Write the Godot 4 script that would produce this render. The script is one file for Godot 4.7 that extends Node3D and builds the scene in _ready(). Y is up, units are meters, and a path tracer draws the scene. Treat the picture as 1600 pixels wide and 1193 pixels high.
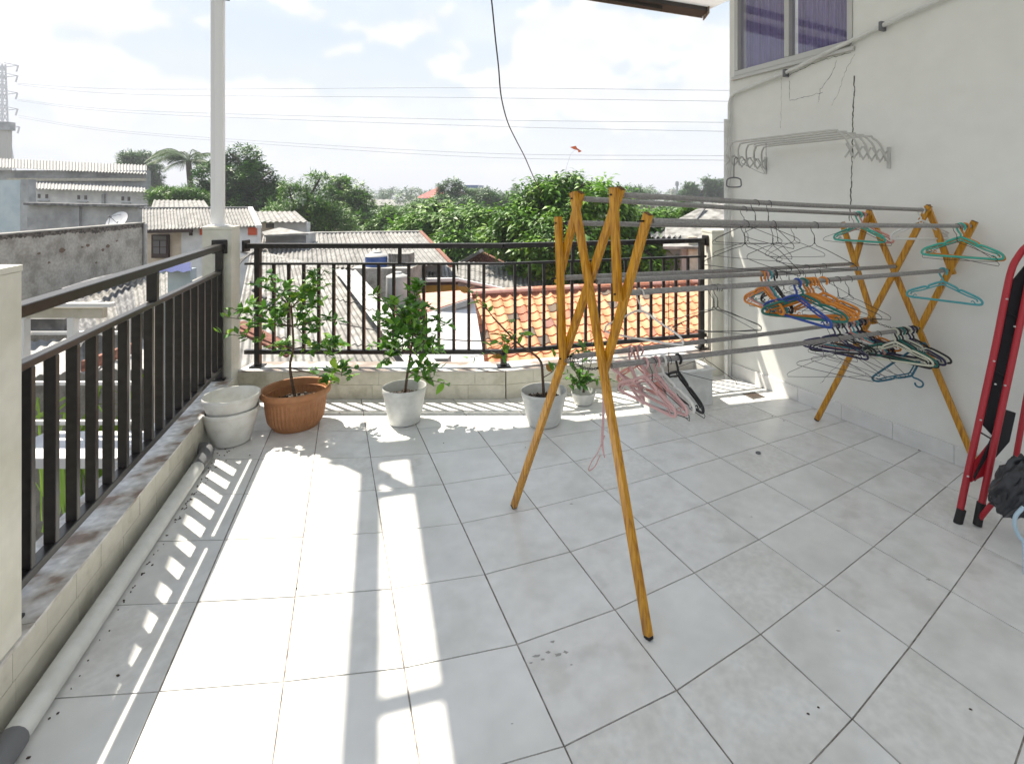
extends Node3D

# The photograph: horizon at V0, lens axis at U0, focal length FP in photograph pixels; camera H above the terrace floor.
const H := 1.69
const FP := 876.0
const U0 := 893.0
const V0 := 305.5
const GROUND := -4.2

var M := {}
var used := {}
var rng := RandomNumberGenerator.new()

func P(u: float, v: float, d: float) -> Vector3:
	return Vector3((u - U0) / FP * d, H - (v - V0) / FP * d, -d)
func FL(u: float, v: float, y := 0.0) -> Vector3:
	return P(u, v, (H - y) * FP / (v - V0))
func Q(x: float, d: float, y := 0.0) -> Vector3:
	return Vector3(x, y, -d)
func LX(d: float, off := 0.0) -> float:      # x of the left parapet's inner face at depth d, off metres outwards
	return -1.1947 - 0.339 * d - off / 0.947
func WP(s: float, y := 0.0, out := 0.0) -> Vector3:   # a point of the house wall: s metres along it from the corner, out metres into the terrace
	return Vector3(1.7155 + 0.4617 * s - 0.887 * out, y, -(4.895 - 0.887 * s - 0.4617 * out))
func on_plane(u: float, v: float, a: Vector3, b: Vector3) -> Vector3:   # where the pixel's ray meets the upright plane through a and b
	var dir := P(u, v, 1.0) - Vector3(0, H, 0)
	var nn := (b - a).cross(Vector3.UP).normalized()
	var t := (a - Vector3(0, H, 0)).dot(nn) / dir.dot(nn)
	return Vector3(0, H, 0) + dir * t

# ---------------------------------------------------------------- mesh collector
class G:
	var v := PackedVector3Array()
	var n := PackedVector3Array()
	var t := PackedVector2Array()
	func tri(a: Vector3, b: Vector3, c: Vector3, na: Vector3, nb: Vector3, nc: Vector3, ta := Vector2.ZERO, tb := Vector2.ZERO, tc := Vector2.ZERO):
		if (b - a).cross(c - a).dot(na + nb + nc) > 0.0:
			v.append_array([a, c, b]); n.append_array([na, nc, nb]); t.append_array([ta, tc, tb])
		else:
			v.append_array([a, b, c]); n.append_array([na, nb, nc]); t.append_array([ta, tb, tc])
	func quad(a, b, c, d, nn: Vector3):
		tri(a, b, c, nn, nn, nn, Vector2(0, 0), Vector2(1, 0), Vector2(1, 1))
		tri(a, c, d, nn, nn, nn, Vector2(0, 0), Vector2(1, 1), Vector2(0, 1))
	func squad(a, b, c, d, na, nb, nc, nd):
		tri(a, b, c, na, nb, nc); tri(a, c, d, na, nc, nd)
	func box(xf: Transform3D, size: Vector3, bev := 0.0):
		var h := size * 0.5
		bev = minf(bev, minf(h.x, minf(h.y, h.z)) * 0.45)
		var vt := func(s: Vector3, ax: int) -> Vector3:
			var p := Vector3(s.x * h.x, s.y * h.y, s.z * h.z)
			for k in 3:
				if k != ax: p[k] -= s[k] * bev
			return xf * p
		for ax in 3:
			var k := (ax + 1) % 3; var m := (ax + 2) % 3
			for sg in [-1.0, 1.0]:
				var q := []
				for c in [[-1, -1], [1, -1], [1, 1], [-1, 1]]:
					var s := Vector3.ZERO; s[ax] = sg; s[k] = c[0]; s[m] = c[1]
					q.append(vt.call(s, ax))
				var e := Vector3.ZERO; e[ax] = sg
				quad(q[0], q[1], q[2], q[3], (xf.basis * e).normalized())
		if bev <= 0.0: return
		for ax in 3:
			var k := (ax + 1) % 3; var m := (ax + 2) % 3
			for sk in [-1.0, 1.0]:
				for sm in [-1.0, 1.0]:
					var s0 := Vector3.ZERO; s0[ax] = -1; s0[k] = sk; s0[m] = sm
					var s1 := s0; s1[ax] = 1
					var e := Vector3.ZERO; e[k] = sk; e[m] = sm
					quad(vt.call(s0, k), vt.call(s1, k), vt.call(s1, m), vt.call(s0, m), (xf.basis * e).normalized())
		for a in [-1, 1]:
			for b in [-1, 1]:
				for c in [-1, 1]:
					var s := Vector3(a, b, c)
					var nn := (xf.basis * s).normalized()
					tri(vt.call(s, 0), vt.call(s, 1), vt.call(s, 2), nn, nn, nn)
	func bar(p: Vector3, q: Vector3, w: float, hgt: float, bev := 0.0, up := Vector3.UP):   # w sideways, hgt along up
		var z := (q - p).normalized()
		if absf(z.dot(up)) > 0.99: up = Vector3.FORWARD
		var x := up.cross(z).normalized()
		box(Transform3D(Basis(x, z.cross(x), z), (p + q) * 0.5), Vector3(w, hgt, p.distance_to(q)), bev)
	func tube(pts: Array, r: float, sides := 8, closed := false, r1 := -1.0):
		var cnt := pts.size()
		if r1 < 0.0: r1 = r
		var tg := []
		for i in cnt:
			var a: Vector3 = pts[(i - 1 + cnt) % cnt] if (closed or i > 0) else pts[i]
			var b: Vector3 = pts[(i + 1) % cnt] if (closed or i < cnt - 1) else pts[i]
			tg.append((b - a).normalized())
		var up := Vector3.UP if absf(tg[0].y) < 0.9 else Vector3.RIGHT
		var x: Vector3 = up.cross(tg[0]).normalized()
		var rings := []; var norms := []
		for i in cnt:
			x = (x - tg[i] * x.dot(tg[i])).normalized()
			var y: Vector3 = tg[i].cross(x)
			var ring := []; var nr := []
			var rr := lerpf(r, r1, float(i) / maxf(1.0, cnt - 1))
			for k in sides:
				var an := TAU * k / sides
				var d: Vector3 = x * cos(an) + y * sin(an)
				ring.append(pts[i] + d * rr); nr.append(d)
			rings.append(ring); norms.append(nr)
		for i in (cnt if closed else cnt - 1):
			var j := (i + 1) % cnt
			for k in sides:
				var l := (k + 1) % sides
				squad(rings[i][k], rings[i][l], rings[j][l], rings[j][k], norms[i][k], norms[i][l], norms[j][l], norms[j][k])
		if not closed:
			for e in [[0, -1.0], [cnt - 1, 1.0]]:
				var nn: Vector3 = tg[e[0]] * e[1]
				for k in range(1, sides - 1):
					tri(rings[e[0]][0], rings[e[0]][k], rings[e[0]][k + 1], nn, nn, nn)
	func lathe(c: Vector3, prof: Array, segs := 40, wob := 0.0, ribs := 0, rib := 0.0, rib0 := 0, rib1 := 0):
		# prof: [radius, height] upwards along the outside; a point given twice makes a crease
		var pn := []
		for i in prof.size():
			var a: Array = prof[maxi(i - 1, 0)]; var b: Array = prof[mini(i + 1, prof.size() - 1)]
			if i > 0 and prof[i - 1] == prof[i]: a = prof[i]
			if i < prof.size() - 1 and prof[i + 1] == prof[i]: b = prof[i]
			if a == b: a = prof[maxi(i - 1, 0)]
			var tn := Vector2(b[0] - a[0], b[1] - a[1]).normalized()
			pn.append(Vector2(tn.y, -tn.x))
		for i in prof.size() - 1:
			if prof[i] == prof[i + 1]: continue
			for k in segs:
				var q := []; var qn := []
				for e in [[i, k], [i, k + 1], [i + 1, k + 1], [i + 1, k]]:
					var an: float = TAU * e[1] / segs
					var r: float = prof[e[0]][0] * (1.0 + wob * sin(2.0 * an + 0.7))
					if ribs > 0 and e[0] >= rib0 and e[0] <= rib1: r += rib * (0.5 + 0.5 * cos(an * ribs))
					q.append(c + Vector3(cos(an) * r, prof[e[0]][1], sin(an) * r))
					var pp: Vector2 = pn[e[0]]
					var nv := Vector3(cos(an) * pp.x, pp.y, sin(an) * pp.x)
					if ribs > 0 and e[0] >= rib0 and e[0] <= rib1: nv = (nv + Vector3(-sin(an), 0, cos(an)) * (rib * 0.5 * ribs * sin(an * ribs) / r)).normalized()
					qn.append(nv)
				squad(q[0], q[1], q[2], q[3], qn[0], qn[1], qn[2], qn[3])
	func prism(poly: PackedVector2Array, y0: float, y1: float):   # poly in (x, depth)
		var idx := Geometry2D.triangulate_polygon(poly)
		for k in range(0, idx.size(), 3):
			var q := []
			for e in 3: q.append(Vector3(poly[idx[k + e]].x, 0, -poly[idx[k + e]].y))
			tri(q[0] + Vector3.UP * y1, q[1] + Vector3.UP * y1, q[2] + Vector3.UP * y1, Vector3.UP, Vector3.UP, Vector3.UP)
			tri(q[0] + Vector3.UP * y0, q[1] + Vector3.UP * y0, q[2] + Vector3.UP * y0, Vector3.DOWN, Vector3.DOWN, Vector3.DOWN)
		var cw := Geometry2D.is_polygon_clockwise(poly)
		for k in poly.size():
			var a := poly[k]; var b := poly[(k + 1) % poly.size()]
			var e := b - a
			var nn := Vector3(e.y, 0, e.x).normalized() * (1.0 if not cw else -1.0)
			quad(Vector3(a.x, y0, -a.y), Vector3(b.x, y0, -b.y), Vector3(b.x, y1, -b.y), Vector3(a.x, y1, -a.y), nn)
	func slab(pts: Array, th: Vector3):     # a flat polygon in space given its thickness
		var o: Vector3 = pts[0]
		var x: Vector3 = (pts[1] - o).normalized()
		var nn := th.normalized()
		var y := nn.cross(x).normalized()
		var pl := PackedVector2Array()
		for p in pts: pl.append(Vector2((p - o).dot(x), (p - o).dot(y)))
		var idx := Geometry2D.triangulate_polygon(pl)
		for k in range(0, idx.size(), 3):
			tri(pts[idx[k]], pts[idx[k + 1]], pts[idx[k + 2]], -nn, -nn, -nn)
			tri(pts[idx[k]] + th, pts[idx[k + 1]] + th, pts[idx[k + 2]] + th, nn, nn, nn)
		var cw := Geometry2D.is_polygon_clockwise(pl)
		for k in pts.size():
			var a: Vector3 = pts[k]; var b: Vector3 = pts[(k + 1) % pts.size()]
			var en := (b - a).cross(nn).normalized() * (-1.0 if cw else 1.0)
			quad(a, b, b + th, a + th, en)
	func mesh(off := Vector3.ZERO) -> ArrayMesh:
		var vv := v
		if off != Vector3.ZERO:
			vv = PackedVector3Array(); vv.resize(v.size())
			for k in v.size(): vv[k] = v[k] - off
		var arr := []; arr.resize(Mesh.ARRAY_MAX)
		arr[Mesh.ARRAY_VERTEX] = vv; arr[Mesh.ARRAY_NORMAL] = n; arr[Mesh.ARRAY_TEX_UV] = t
		var m := ArrayMesh.new()
		m.add_surface_from_arrays(Mesh.PRIMITIVE_TRIANGLES, arr)
		return m

# ---------------------------------------------------------------- nodes
func numbered(base: String) -> String:
	used[base] = used.get(base, -1) + 1
	return base if used[base] == 0 else "%s_%03d" % [base, used[base]]
func thing(called: String, label: String, category: String, at: Vector3, group := "") -> Node3D:
	var o := Node3D.new()
	o.name = numbered(called); add_child(o); o.position = at
	o.set_meta("label", label); o.set_meta("category", category)
	if group != "": o.set_meta("group", group)
	return o
func struct(called: String) -> Node3D:
	var o := Node3D.new()
	o.name = numbered(called); add_child(o); o.set_meta("kind", "structure")
	return o
func world_of(o: Node3D) -> Vector3:
	var p := Vector3.ZERO
	var c: Node = o
	while c != null and c != self:
		p += (c as Node3D).position
		c = c.get_parent()
	return p
func part(parent: Node3D, called: String, g: G, mat: Material, label := "") -> MeshInstance3D:
	var mi := MeshInstance3D.new()
	mi.name = called
	mi.mesh = g.mesh(world_of(parent))
	mi.material_override = mat
	parent.add_child(mi, true)
	if label != "": mi.set_meta("label", label)
	return mi
func piece(parent: Node3D, called: String, mesh: Mesh, mat: Material, xf: Transform3D) -> MeshInstance3D:   # shares its mesh
	var mi := MeshInstance3D.new()
	mi.name = called; mi.mesh = mesh; mi.material_override = mat
	parent.add_child(mi, true)
	xf.origin -= world_of(parent)
	mi.transform = xf
	return mi

# ---------------------------------------------------------------- materials
func lin(r: float, g: float, b: float) -> Color:
	return Color(r, g, b).linear_to_srgb()
func plain(r, g, b, rough := 0.6, metal := 0.0, spec := 0.5) -> StandardMaterial3D:
	var m := StandardMaterial3D.new()
	m.albedo_color = lin(r, g, b); m.roughness = rough; m.metallic = metal; m.metallic_specular = spec
	return m
func noise_image(sd: int, freq: float, oct: int, stops: Array, size := 256, kind := FastNoiseLite.TYPE_SIMPLEX_SMOOTH, second := []) -> Image:
	var nz := FastNoiseLite.new()
	nz.seed = sd; nz.frequency = freq; nz.fractal_octaves = oct; nz.noise_type = kind; nz.fractal_type = FastNoiseLite.FRACTAL_FBM
	var a := nz.get_seamless_image(size, size)
	var gr := Gradient.new()
	gr.offsets = PackedFloat32Array(); gr.colors = PackedColorArray()
	var of := PackedFloat32Array(); var cl := PackedColorArray()
	for s in stops:
		of.append(s[0]); cl.append(lin(s[1], s[2], s[3]))
	gr.offsets = of; gr.colors = cl
	var b: Image = null
	if second.size() > 0:
		nz.seed = sd + 77; nz.frequency = second[0]; nz.fractal_octaves = 3
		b = nz.get_seamless_image(size, size)
	var out := Image.create(size, size, true, Image.FORMAT_RGB8)
	for y in size:
		for x in size:
			var c := gr.sample(a.get_pixel(x, y).r)
			if b != null:
				var w: float = (b.get_pixel(x, y).r - 0.5) * second[1]
				c = Color(clampf(c.r * (1.0 + w), 0, 1), clampf(c.g * (1.0 + w), 0, 1), clampf(c.b * (1.0 + w), 0, 1))
			out.set_pixel(x, y, c)
	out.generate_mipmaps()
	return out
func grain(sd: int, freq: float, oct: int, stops: Array, metres: float, rough := 0.7, size := 256, second := [], bump := 0.0, bump_freq := 0.05) -> StandardMaterial3D:
	var m := StandardMaterial3D.new()
	m.albedo_texture = ImageTexture.create_from_image(noise_image(sd, freq, oct, stops, size, FastNoiseLite.TYPE_SIMPLEX_SMOOTH, second))
	m.uv1_triplanar = true; m.uv1_world_triplanar = true
	m.uv1_scale = Vector3.ONE / metres
	m.roughness = rough
	if bump > 0.0:
		var nz := FastNoiseLite.new()
		nz.seed = sd + 5; nz.frequency = bump_freq; nz.fractal_octaves = 4
		var im := nz.get_seamless_image(256, 256)
		im.convert(Image.FORMAT_RGB8)
		im.bump_map_to_normal_map(bump)
		m.normal_enabled = true
		m.normal_texture = ImageTexture.create_from_image(im)
	return m
func leaf_mat(r, g, b, rough := 0.45) -> StandardMaterial3D:
	var m := plain(r, g, b, rough)
	m.cull_mode = BaseMaterial3D.CULL_DISABLED
	m.backlight_enabled = true
	m.backlight = lin(r * 0.9, g * 0.9, b * 0.5)
	return m
func vleaf_mat() -> StandardMaterial3D:
	var m := StandardMaterial3D.new()
	m.vertex_color_use_as_albedo = true
	m.roughness = 0.5
	m.cull_mode = BaseMaterial3D.CULL_DISABLED
	m.backlight_enabled = true
	m.backlight = lin(0.3, 0.42, 0.12)
	return m

func make_materials():
	M.tile = grain(3, 0.01, 4, [[0.2, 0.67, 0.67, 0.66], [0.5, 0.72, 0.72, 0.71], [0.8, 0.75, 0.75, 0.745]], 1.7, 0.2, 256, [0.05, 0.05])
	M.tile_b = grain(9, 0.012, 4, [[0.2, 0.65, 0.65, 0.635], [0.5, 0.705, 0.705, 0.695], [0.8, 0.74, 0.74, 0.735]], 1.3, 0.24, 256, [0.05, 0.06])
	M.tile_c = grain(15, 0.02, 5, [[0.2, 0.62, 0.615, 0.60], [0.4, 0.69, 0.685, 0.675], [0.8, 0.73, 0.73, 0.72]], 1.1, 0.28, 256, [0.05, 0.06])
	M.tile_d = grain(51, 0.014, 5, [[0.2, 0.635, 0.63, 0.61], [0.5, 0.685, 0.68, 0.665], [0.8, 0.72, 0.72, 0.71]], 0.9, 0.34, 256, [0.08, 0.08])
	M.tile_e = grain(52, 0.01, 4, [[0.2, 0.675, 0.675, 0.66], [0.8, 0.74, 0.74, 0.73]], 1.2, 0.22, 256, [0.05, 0.03])
	M.scuff = plain(0.36, 0.35, 0.34, 0.8)
	M.grout = grain(4, 0.04, 4, [[0.2, 0.14, 0.12, 0.105], [0.8, 0.34, 0.31, 0.285]], 0.6, 0.9)
	M.face_tile = grain(6, 0.015, 4, [[0.2, 0.52, 0.50, 0.42], [0.8, 0.62, 0.60, 0.52]], 0.7, 0.35, 256, [0.06, 0.05])
	M.face_tile_b = grain(7, 0.012, 4, [[0.2, 0.46, 0.44, 0.36], [0.4, 0.55, 0.53, 0.45], [0.8, 0.60, 0.58, 0.50]], 0.5, 0.4, 256, [0.06, 0.06])
	M.coping = grain(8, 0.012, 5, [[0.28, 0.25, 0.2, 0.17], [0.42, 0.52, 0.49, 0.46], [0.55, 0.66, 0.65, 0.63], [0.9, 0.7, 0.7, 0.69]], 1.6, 0.5, 256, [0.05, 0.15])
	M.coping_dirty = grain(18, 0.02, 5, [[0.2, 0.26, 0.19, 0.15], [0.3, 0.44, 0.40, 0.36], [0.46, 0.58, 0.56, 0.54], [0.7, 0.68, 0.675, 0.67]], 1.3, 0.6, 256, [0.08, 0.3])
	M.wall = grain(10, 0.008, 4, [[0.25, 0.735, 0.74, 0.705], [0.5, 0.755, 0.76, 0.725], [0.8, 0.775, 0.78, 0.75]], 2.4, 0.7, 256, [0.06, 0.03], 0.15, 0.03)
	M.pillar = grain(12, 0.01, 4, [[0.25, 0.58, 0.57, 0.49], [0.8, 0.66, 0.65, 0.58]], 0.9, 0.6, 256, [0.05, 0.06], 0.3, 0.04)
	M.crack = plain(0.10, 0.10, 0.09, 0.95)
	M.rail = grain(13, 0.03, 3, [[0.3, 0.010, 0.0085, 0.009], [0.7, 0.019, 0.016, 0.016]], 0.4, 0.3)
	M.post_white = plain(0.78, 0.78, 0.79, 0.35)
	M.pvc = grain(16, 0.02, 4, [[0.3, 0.58, 0.59, 0.57], [0.8, 0.68, 0.69, 0.67]], 0.5, 0.4)
	M.pvc_grey = plain(0.13, 0.135, 0.145, 0.5)
	M.wood = wood_mat(Color(0.55, 0.265, 0.016), Color(0.30, 0.115, 0.008))
	M.wood_end = plain(0.10, 0.045, 0.012, 0.8)
	M.wood_bare = grain(17, 0.05, 4, [[0.3, 0.10, 0.065, 0.04], [0.8, 0.2, 0.14, 0.09]], 0.3, 0.85)
	M.steel = grain(19, 0.05, 4, [[0.3, 0.26, 0.25, 0.245], [0.7, 0.36, 0.35, 0.345]], 0.2, 0.42)
	M.steel.metallic = 0.45
	M.bolt = plain(0.03, 0.03, 0.035, 0.5, 0.6)
	M.chain = plain(0.12, 0.115, 0.11, 0.5, 0.8)
	M.terracotta = grain(20, 0.03, 4, [[0.3, 0.36, 0.155, 0.062], [0.8, 0.44, 0.20, 0.085]], 0.5, 0.55)
	M.soil = grain(21, 0.12, 4, [[0.35, 0.012, 0.009, 0.007], [0.62, 0.045, 0.032, 0.024], [0.8, 0.2, 0.17, 0.14]], 0.25, 0.95)
	M.pot_white = grain(22, 0.02, 4, [[0.25, 0.62, 0.61, 0.57], [0.5, 0.72, 0.72, 0.69], [0.9, 0.76, 0.76, 0.74]], 0.5, 0.42)
	M.pot_grey = grain(23, 0.02, 4, [[0.25, 0.56, 0.57, 0.55], [0.8, 0.68, 0.69, 0.67]], 0.5, 0.4)
	M.red_tube = grain(24, 0.12, 3, [[0.3, 0.33, 0.012, 0.022], [0.8, 0.48, 0.022, 0.035]], 0.12, 0.42)
	M.black_cloth = grain(25, 0.2, 3, [[0.3, 0.012, 0.011, 0.014], [0.8, 0.03, 0.028, 0.034]], 0.1, 0.85)
	M.rubber = plain(0.012, 0.011, 0.012, 0.7)
	M.rivet = plain(0.6, 0.6, 0.6, 0.35, 0.7)
	M.bag = plain(0.018, 0.019, 0.024, 0.32)
	M.blue_strap = plain(0.42, 0.56, 0.66, 0.5)
	M.wire = plain(0.035, 0.035, 0.036, 0.45, 0.5)
	M.wire_light = plain(0.22, 0.22, 0.22, 0.4, 0.7)
	M.cable = plain(0.03, 0.03, 0.035, 0.6)
	M.pl_teal = plain(0.05, 0.40, 0.31, 0.4)
	M.pl_blue_teal = plain(0.07, 0.36, 0.40, 0.4)
	M.pl_orange = plain(0.62, 0.22, 0.02, 0.42)
	M.pl_pink = plain(0.62, 0.28, 0.24, 0.42)
	M.pl_mauve = plain(0.58, 0.36, 0.36, 0.45)
	M.pl_white = plain(0.66, 0.66, 0.64, 0.4)
	M.pl_black = plain(0.014, 0.014, 0.016, 0.4)
	M.pl_blue = plain(0.018, 0.06, 0.30, 0.4)
	M.pl_navy = plain(0.02, 0.018, 0.07, 0.4)
	M.pl_green = plain(0.012, 0.14, 0.11, 0.4)
	M.pl_cream = plain(0.55, 0.55, 0.44, 0.4)
	M.pl_deep = plain(0.02, 0.13, 0.20, 0.4)
	M.glass = StandardMaterial3D.new()
	M.glass.albedo_color = Color(0.75, 0.75, 0.85, 0.1); M.glass.transparency = BaseMaterial3D.TRANSPARENCY_ALPHA
	M.glass.roughness = 0.03; M.glass.metallic_specular = 0.6
	M.alu = plain(0.50, 0.50, 0.48, 0.4, 0.25)
	M.curtain = grain(26, 0.03, 3, [[0.3, 0.10, 0.07, 0.25], [0.55, 0.15, 0.11, 0.36], [0.8, 0.24, 0.15, 0.42]], 0.5, 0.8)
	M.curtain.uv1_scale = Vector3(9.0, 0.06, 9.0)
	M.roof_under = plain(0.045, 0.04, 0.04, 0.7)
	M.opal_fill = plain(0.64, 0.645, 0.64, 0.5)
	M.opal_fill.backlight_enabled = true; M.opal_fill.backlight = lin(0.70, 0.72, 0.74)  # translucency added to brighten the shade under the roof
	M.gutter = grain(27, 0.03, 4, [[0.3, 0.17, 0.13, 0.10], [0.7, 0.32, 0.26, 0.20]], 0.6, 0.7)
	# the neighbourhood
	M.asb = grain(30, 0.02, 5, [[0.25, 0.12, 0.115, 0.108], [0.45, 0.21, 0.205, 0.195], [0.8, 0.29, 0.285, 0.275]], 2.2, 0.85, 256, [0.06, 0.15])
	M.asb_b = grain(31, 0.02, 5, [[0.25, 0.16, 0.15, 0.14], [0.5, 0.25, 0.245, 0.232], [0.8, 0.33, 0.325, 0.31]], 1.7, 0.85, 256, [0.06, 0.15])
	M.asb_white = grain(32, 0.02, 4, [[0.25, 0.33, 0.33, 0.32], [0.8, 0.47, 0.47, 0.46]], 2.0, 0.7)
	M.asb_pale = grain(53, 0.03, 4, [[0.25, 0.25, 0.245, 0.235], [0.8, 0.38, 0.375, 0.365]], 1.4, 0.85)
	M.asb_dark = grain(33, 0.03, 5, [[0.25, 0.08, 0.08, 0.085], [0.5, 0.15, 0.15, 0.155], [0.8, 0.24, 0.24, 0.24]], 2.0, 0.85)
	M.rust = grain(34, 0.04, 5, [[0.25, 0.12, 0.045, 0.03], [0.6, 0.24, 0.095, 0.065], [0.85, 0.34, 0.17, 0.12]], 0.8, 0.8)
	M.clay = [plain(0.62, 0.27, 0.13, 0.7), plain(0.55, 0.22, 0.10, 0.7), plain(0.66, 0.31, 0.16, 0.7), plain(0.42, 0.15, 0.085, 0.75), plain(0.27, 0.13, 0.10, 0.8), plain(0.16, 0.12, 0.09, 0.9), plain(0.55, 0.34, 0.24, 0.8)]
	M.clay_ridge = grain(35, 0.03, 4, [[0.3, 0.42, 0.15, 0.085], [0.8, 0.56, 0.25, 0.15]], 0.8, 0.75)
	M.pink_cap = grain(36, 0.03, 4, [[0.3, 0.50, 0.25, 0.20], [0.8, 0.62, 0.36, 0.30]], 0.8, 0.75)
	M.stained = grain(37, 0.02, 5, [[0.2, 0.25, 0.235, 0.21], [0.45, 0.36, 0.345, 0.315], [0.8, 0.43, 0.41, 0.38]], 4.0, 0.9, 512, [0.14, 0.22], 1.0, 0.03)
	M.stain_dark = grain(38, 0.04, 5, [[0.3, 0.05, 0.044, 0.04], [0.7, 0.17, 0.15, 0.135]], 0.8, 0.95)
	M.hole = plain(0.15, 0.105, 0.08, 0.95)
	M.concrete = grain(39, 0.015, 5, [[0.2, 0.26, 0.265, 0.275], [0.5, 0.335, 0.34, 0.35], [0.8, 0.40, 0.405, 0.415]], 4.0, 0.9, 256, [0.05, 0.12])
	M.white_wall = grain(40, 0.02, 4, [[0.25, 0.52, 0.52, 0.54], [0.8, 0.66, 0.66, 0.67]], 3.0, 0.85)
	M.pale_blue = grain(41, 0.02, 4, [[0.25, 0.42, 0.50, 0.54], [0.8, 0.50, 0.57, 0.61]], 3.0, 0.85)
	M.cream_wall = grain(42, 0.02, 4, [[0.25, 0.46, 0.38, 0.30], [0.8, 0.56, 0.48, 0.40]], 2.0, 0.85)
	M.yellow_wall = grain(43, 0.02, 4, [[0.25, 0.36, 0.23, 0.03], [0.8, 0.46, 0.30, 0.05]], 2.0, 0.8)
	M.opening_shade = plain(0.10, 0.092, 0.088, 0.6)  # dark tone painted on flat panels for the shade inside openings
	M.brown_frame = plain(0.035, 0.018, 0.015, 0.6)
	M.pane_grey = plain(0.12, 0.11, 0.12, 0.15)
	M.tarp_blue = plain(0.012, 0.035, 0.2, 0.5)
	M.tank_blue = plain(0.035, 0.09, 0.28, 0.45)
	M.red_paint = plain(0.50, 0.08, 0.03, 0.6)
	M.roof_red = grain(44, 0.03, 4, [[0.3, 0.36, 0.09, 0.08], [0.8, 0.46, 0.14, 0.12]], 4.0, 0.8)
	M.fascia_white = plain(0.62, 0.62, 0.62, 0.6)
	M.beige_paint = grain(45, 0.02, 3, [[0.3, 0.40, 0.37, 0.30], [0.8, 0.48, 0.45, 0.38]], 1.0, 0.7)
	M.far_block = plain(0.44, 0.43, 0.41, 0.9)
	M.pylon = plain(0.30, 0.32, 0.34, 0.7)
	M.ground = grain(46, 0.02, 5, [[0.2, 0.05, 0.06, 0.03], [0.5, 0.09, 0.085, 0.05], [0.8, 0.16, 0.14, 0.11]], 14.0, 0.95)
	M.bark = grain(47, 0.06, 4, [[0.3, 0.05, 0.04, 0.03], [0.8, 0.13, 0.105, 0.08]], 0.5, 0.95)
	M.twig = grain(48, 0.06, 4, [[0.3, 0.07, 0.045, 0.03], [0.8, 0.15, 0.10, 0.07]], 0.2, 0.9)
	M.leaf = [leaf_mat(0.06, 0.16, 0.022), leaf_mat(0.09, 0.22, 0.025), leaf_mat(0.16, 0.32, 0.03), leaf_mat(0.26, 0.42, 0.035), leaf_mat(0.04, 0.115, 0.02)]
	M.palm = leaf_mat(0.035, 0.075, 0.02, 0.7)
	M.leaf_rust = leaf_mat(0.28, 0.14, 0.03)
	M.vleaf = vleaf_mat()
	M.orange_kite = plain(0.72, 0.13, 0.02, 0.6)
	M.litter = plain(0.06, 0.04, 0.03, 0.9)
	M.drain = plain(0.10, 0.09, 0.08, 0.6, 0.4)

func wood_mat(a: Color, b: Color) -> StandardMaterial3D:
	var m := grain(50, 0.03, 4, [[0.25, b.r, b.g, b.b], [0.5, a.r, a.g, a.b], [0.8, a.r * 1.08, a.g * 1.12, a.b * 1.3]], 0.4, 0.3)
	m.uv1_scale = Vector3(11, 0.9, 11)
	return m

# ---------------------------------------------------------------- light, sky, camera
func sky_image() -> Image:
	var w := 1024; var h := 512
	var im := Image.create(w, h, false, Image.FORMAT_RGBF)
	var nz := FastNoiseLite.new(); nz.seed = 11; nz.frequency = 1.7; nz.fractal_octaves = 6; nz.fractal_gain = 0.52
	var n2 := FastNoiseLite.new(); n2.seed = 29; n2.frequency = 0.9; n2.fractal_octaves = 5
	var n3 := FastNoiseLite.new(); n3.seed = 5; n3.frequency = 3.4; n3.fractal_octaves = 6; n3.noise_type = FastNoiseLite.TYPE_SIMPLEX_SMOOTH
	for y in h:
		var el := PI * (0.5 - (y + 0.5) / h)
		for x in w:
			var c := Color(0.20, 0.20, 0.18)
			if el > -0.02:
				var az := TAU * (x + 0.5) / w
				var d := Vector3(sin(az) * cos(el), sin(el), -cos(az) * cos(el))
				var up := clampf(sin(el), 0.0, 1.0)
				var blue := Color(0.335, 0.355, 0.385).lerp(Color(0.262, 0.315, 0.362), clampf(up * 3.4, 0, 1)).lerp(Color(0.15, 0.23, 0.38), clampf((up - 0.42) * 1.8, 0, 1))
				# heaps of cumulus low down, a thin veil higher up
				var q := Vector3(d.x, d.y * 2.0, d.z)
				var heap := nz.get_noise_3dv(q * 1.9) + 0.4 * n3.get_noise_3dv(q * 2.4)
				var a := smoothstep(-0.015, 0.075, heap + 0.07 - up * 0.3)
				var veil := smoothstep(-0.3, 0.5, n2.get_noise_3dv(Vector3(d.x, d.y * 4.0, d.z) * 1.6) + 0.05)
				var white := Color(0.43, 0.433, 0.437).lerp(Color(0.352, 0.36, 0.372), clampf(0.5 + 1.7 * n3.get_noise_3dv(q * 3.0), 0, 1) * 0.85)
				c = blue.lerp(white, clampf(maxf(a, veil * 0.38), 0.0, 1.0))
				c = c.lerp(Color(0.365, 0.375, 0.405), smoothstep(0.09, 0.0, up) * 0.75)
			im.set_pixel(x, y, c)
	return im

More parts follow.
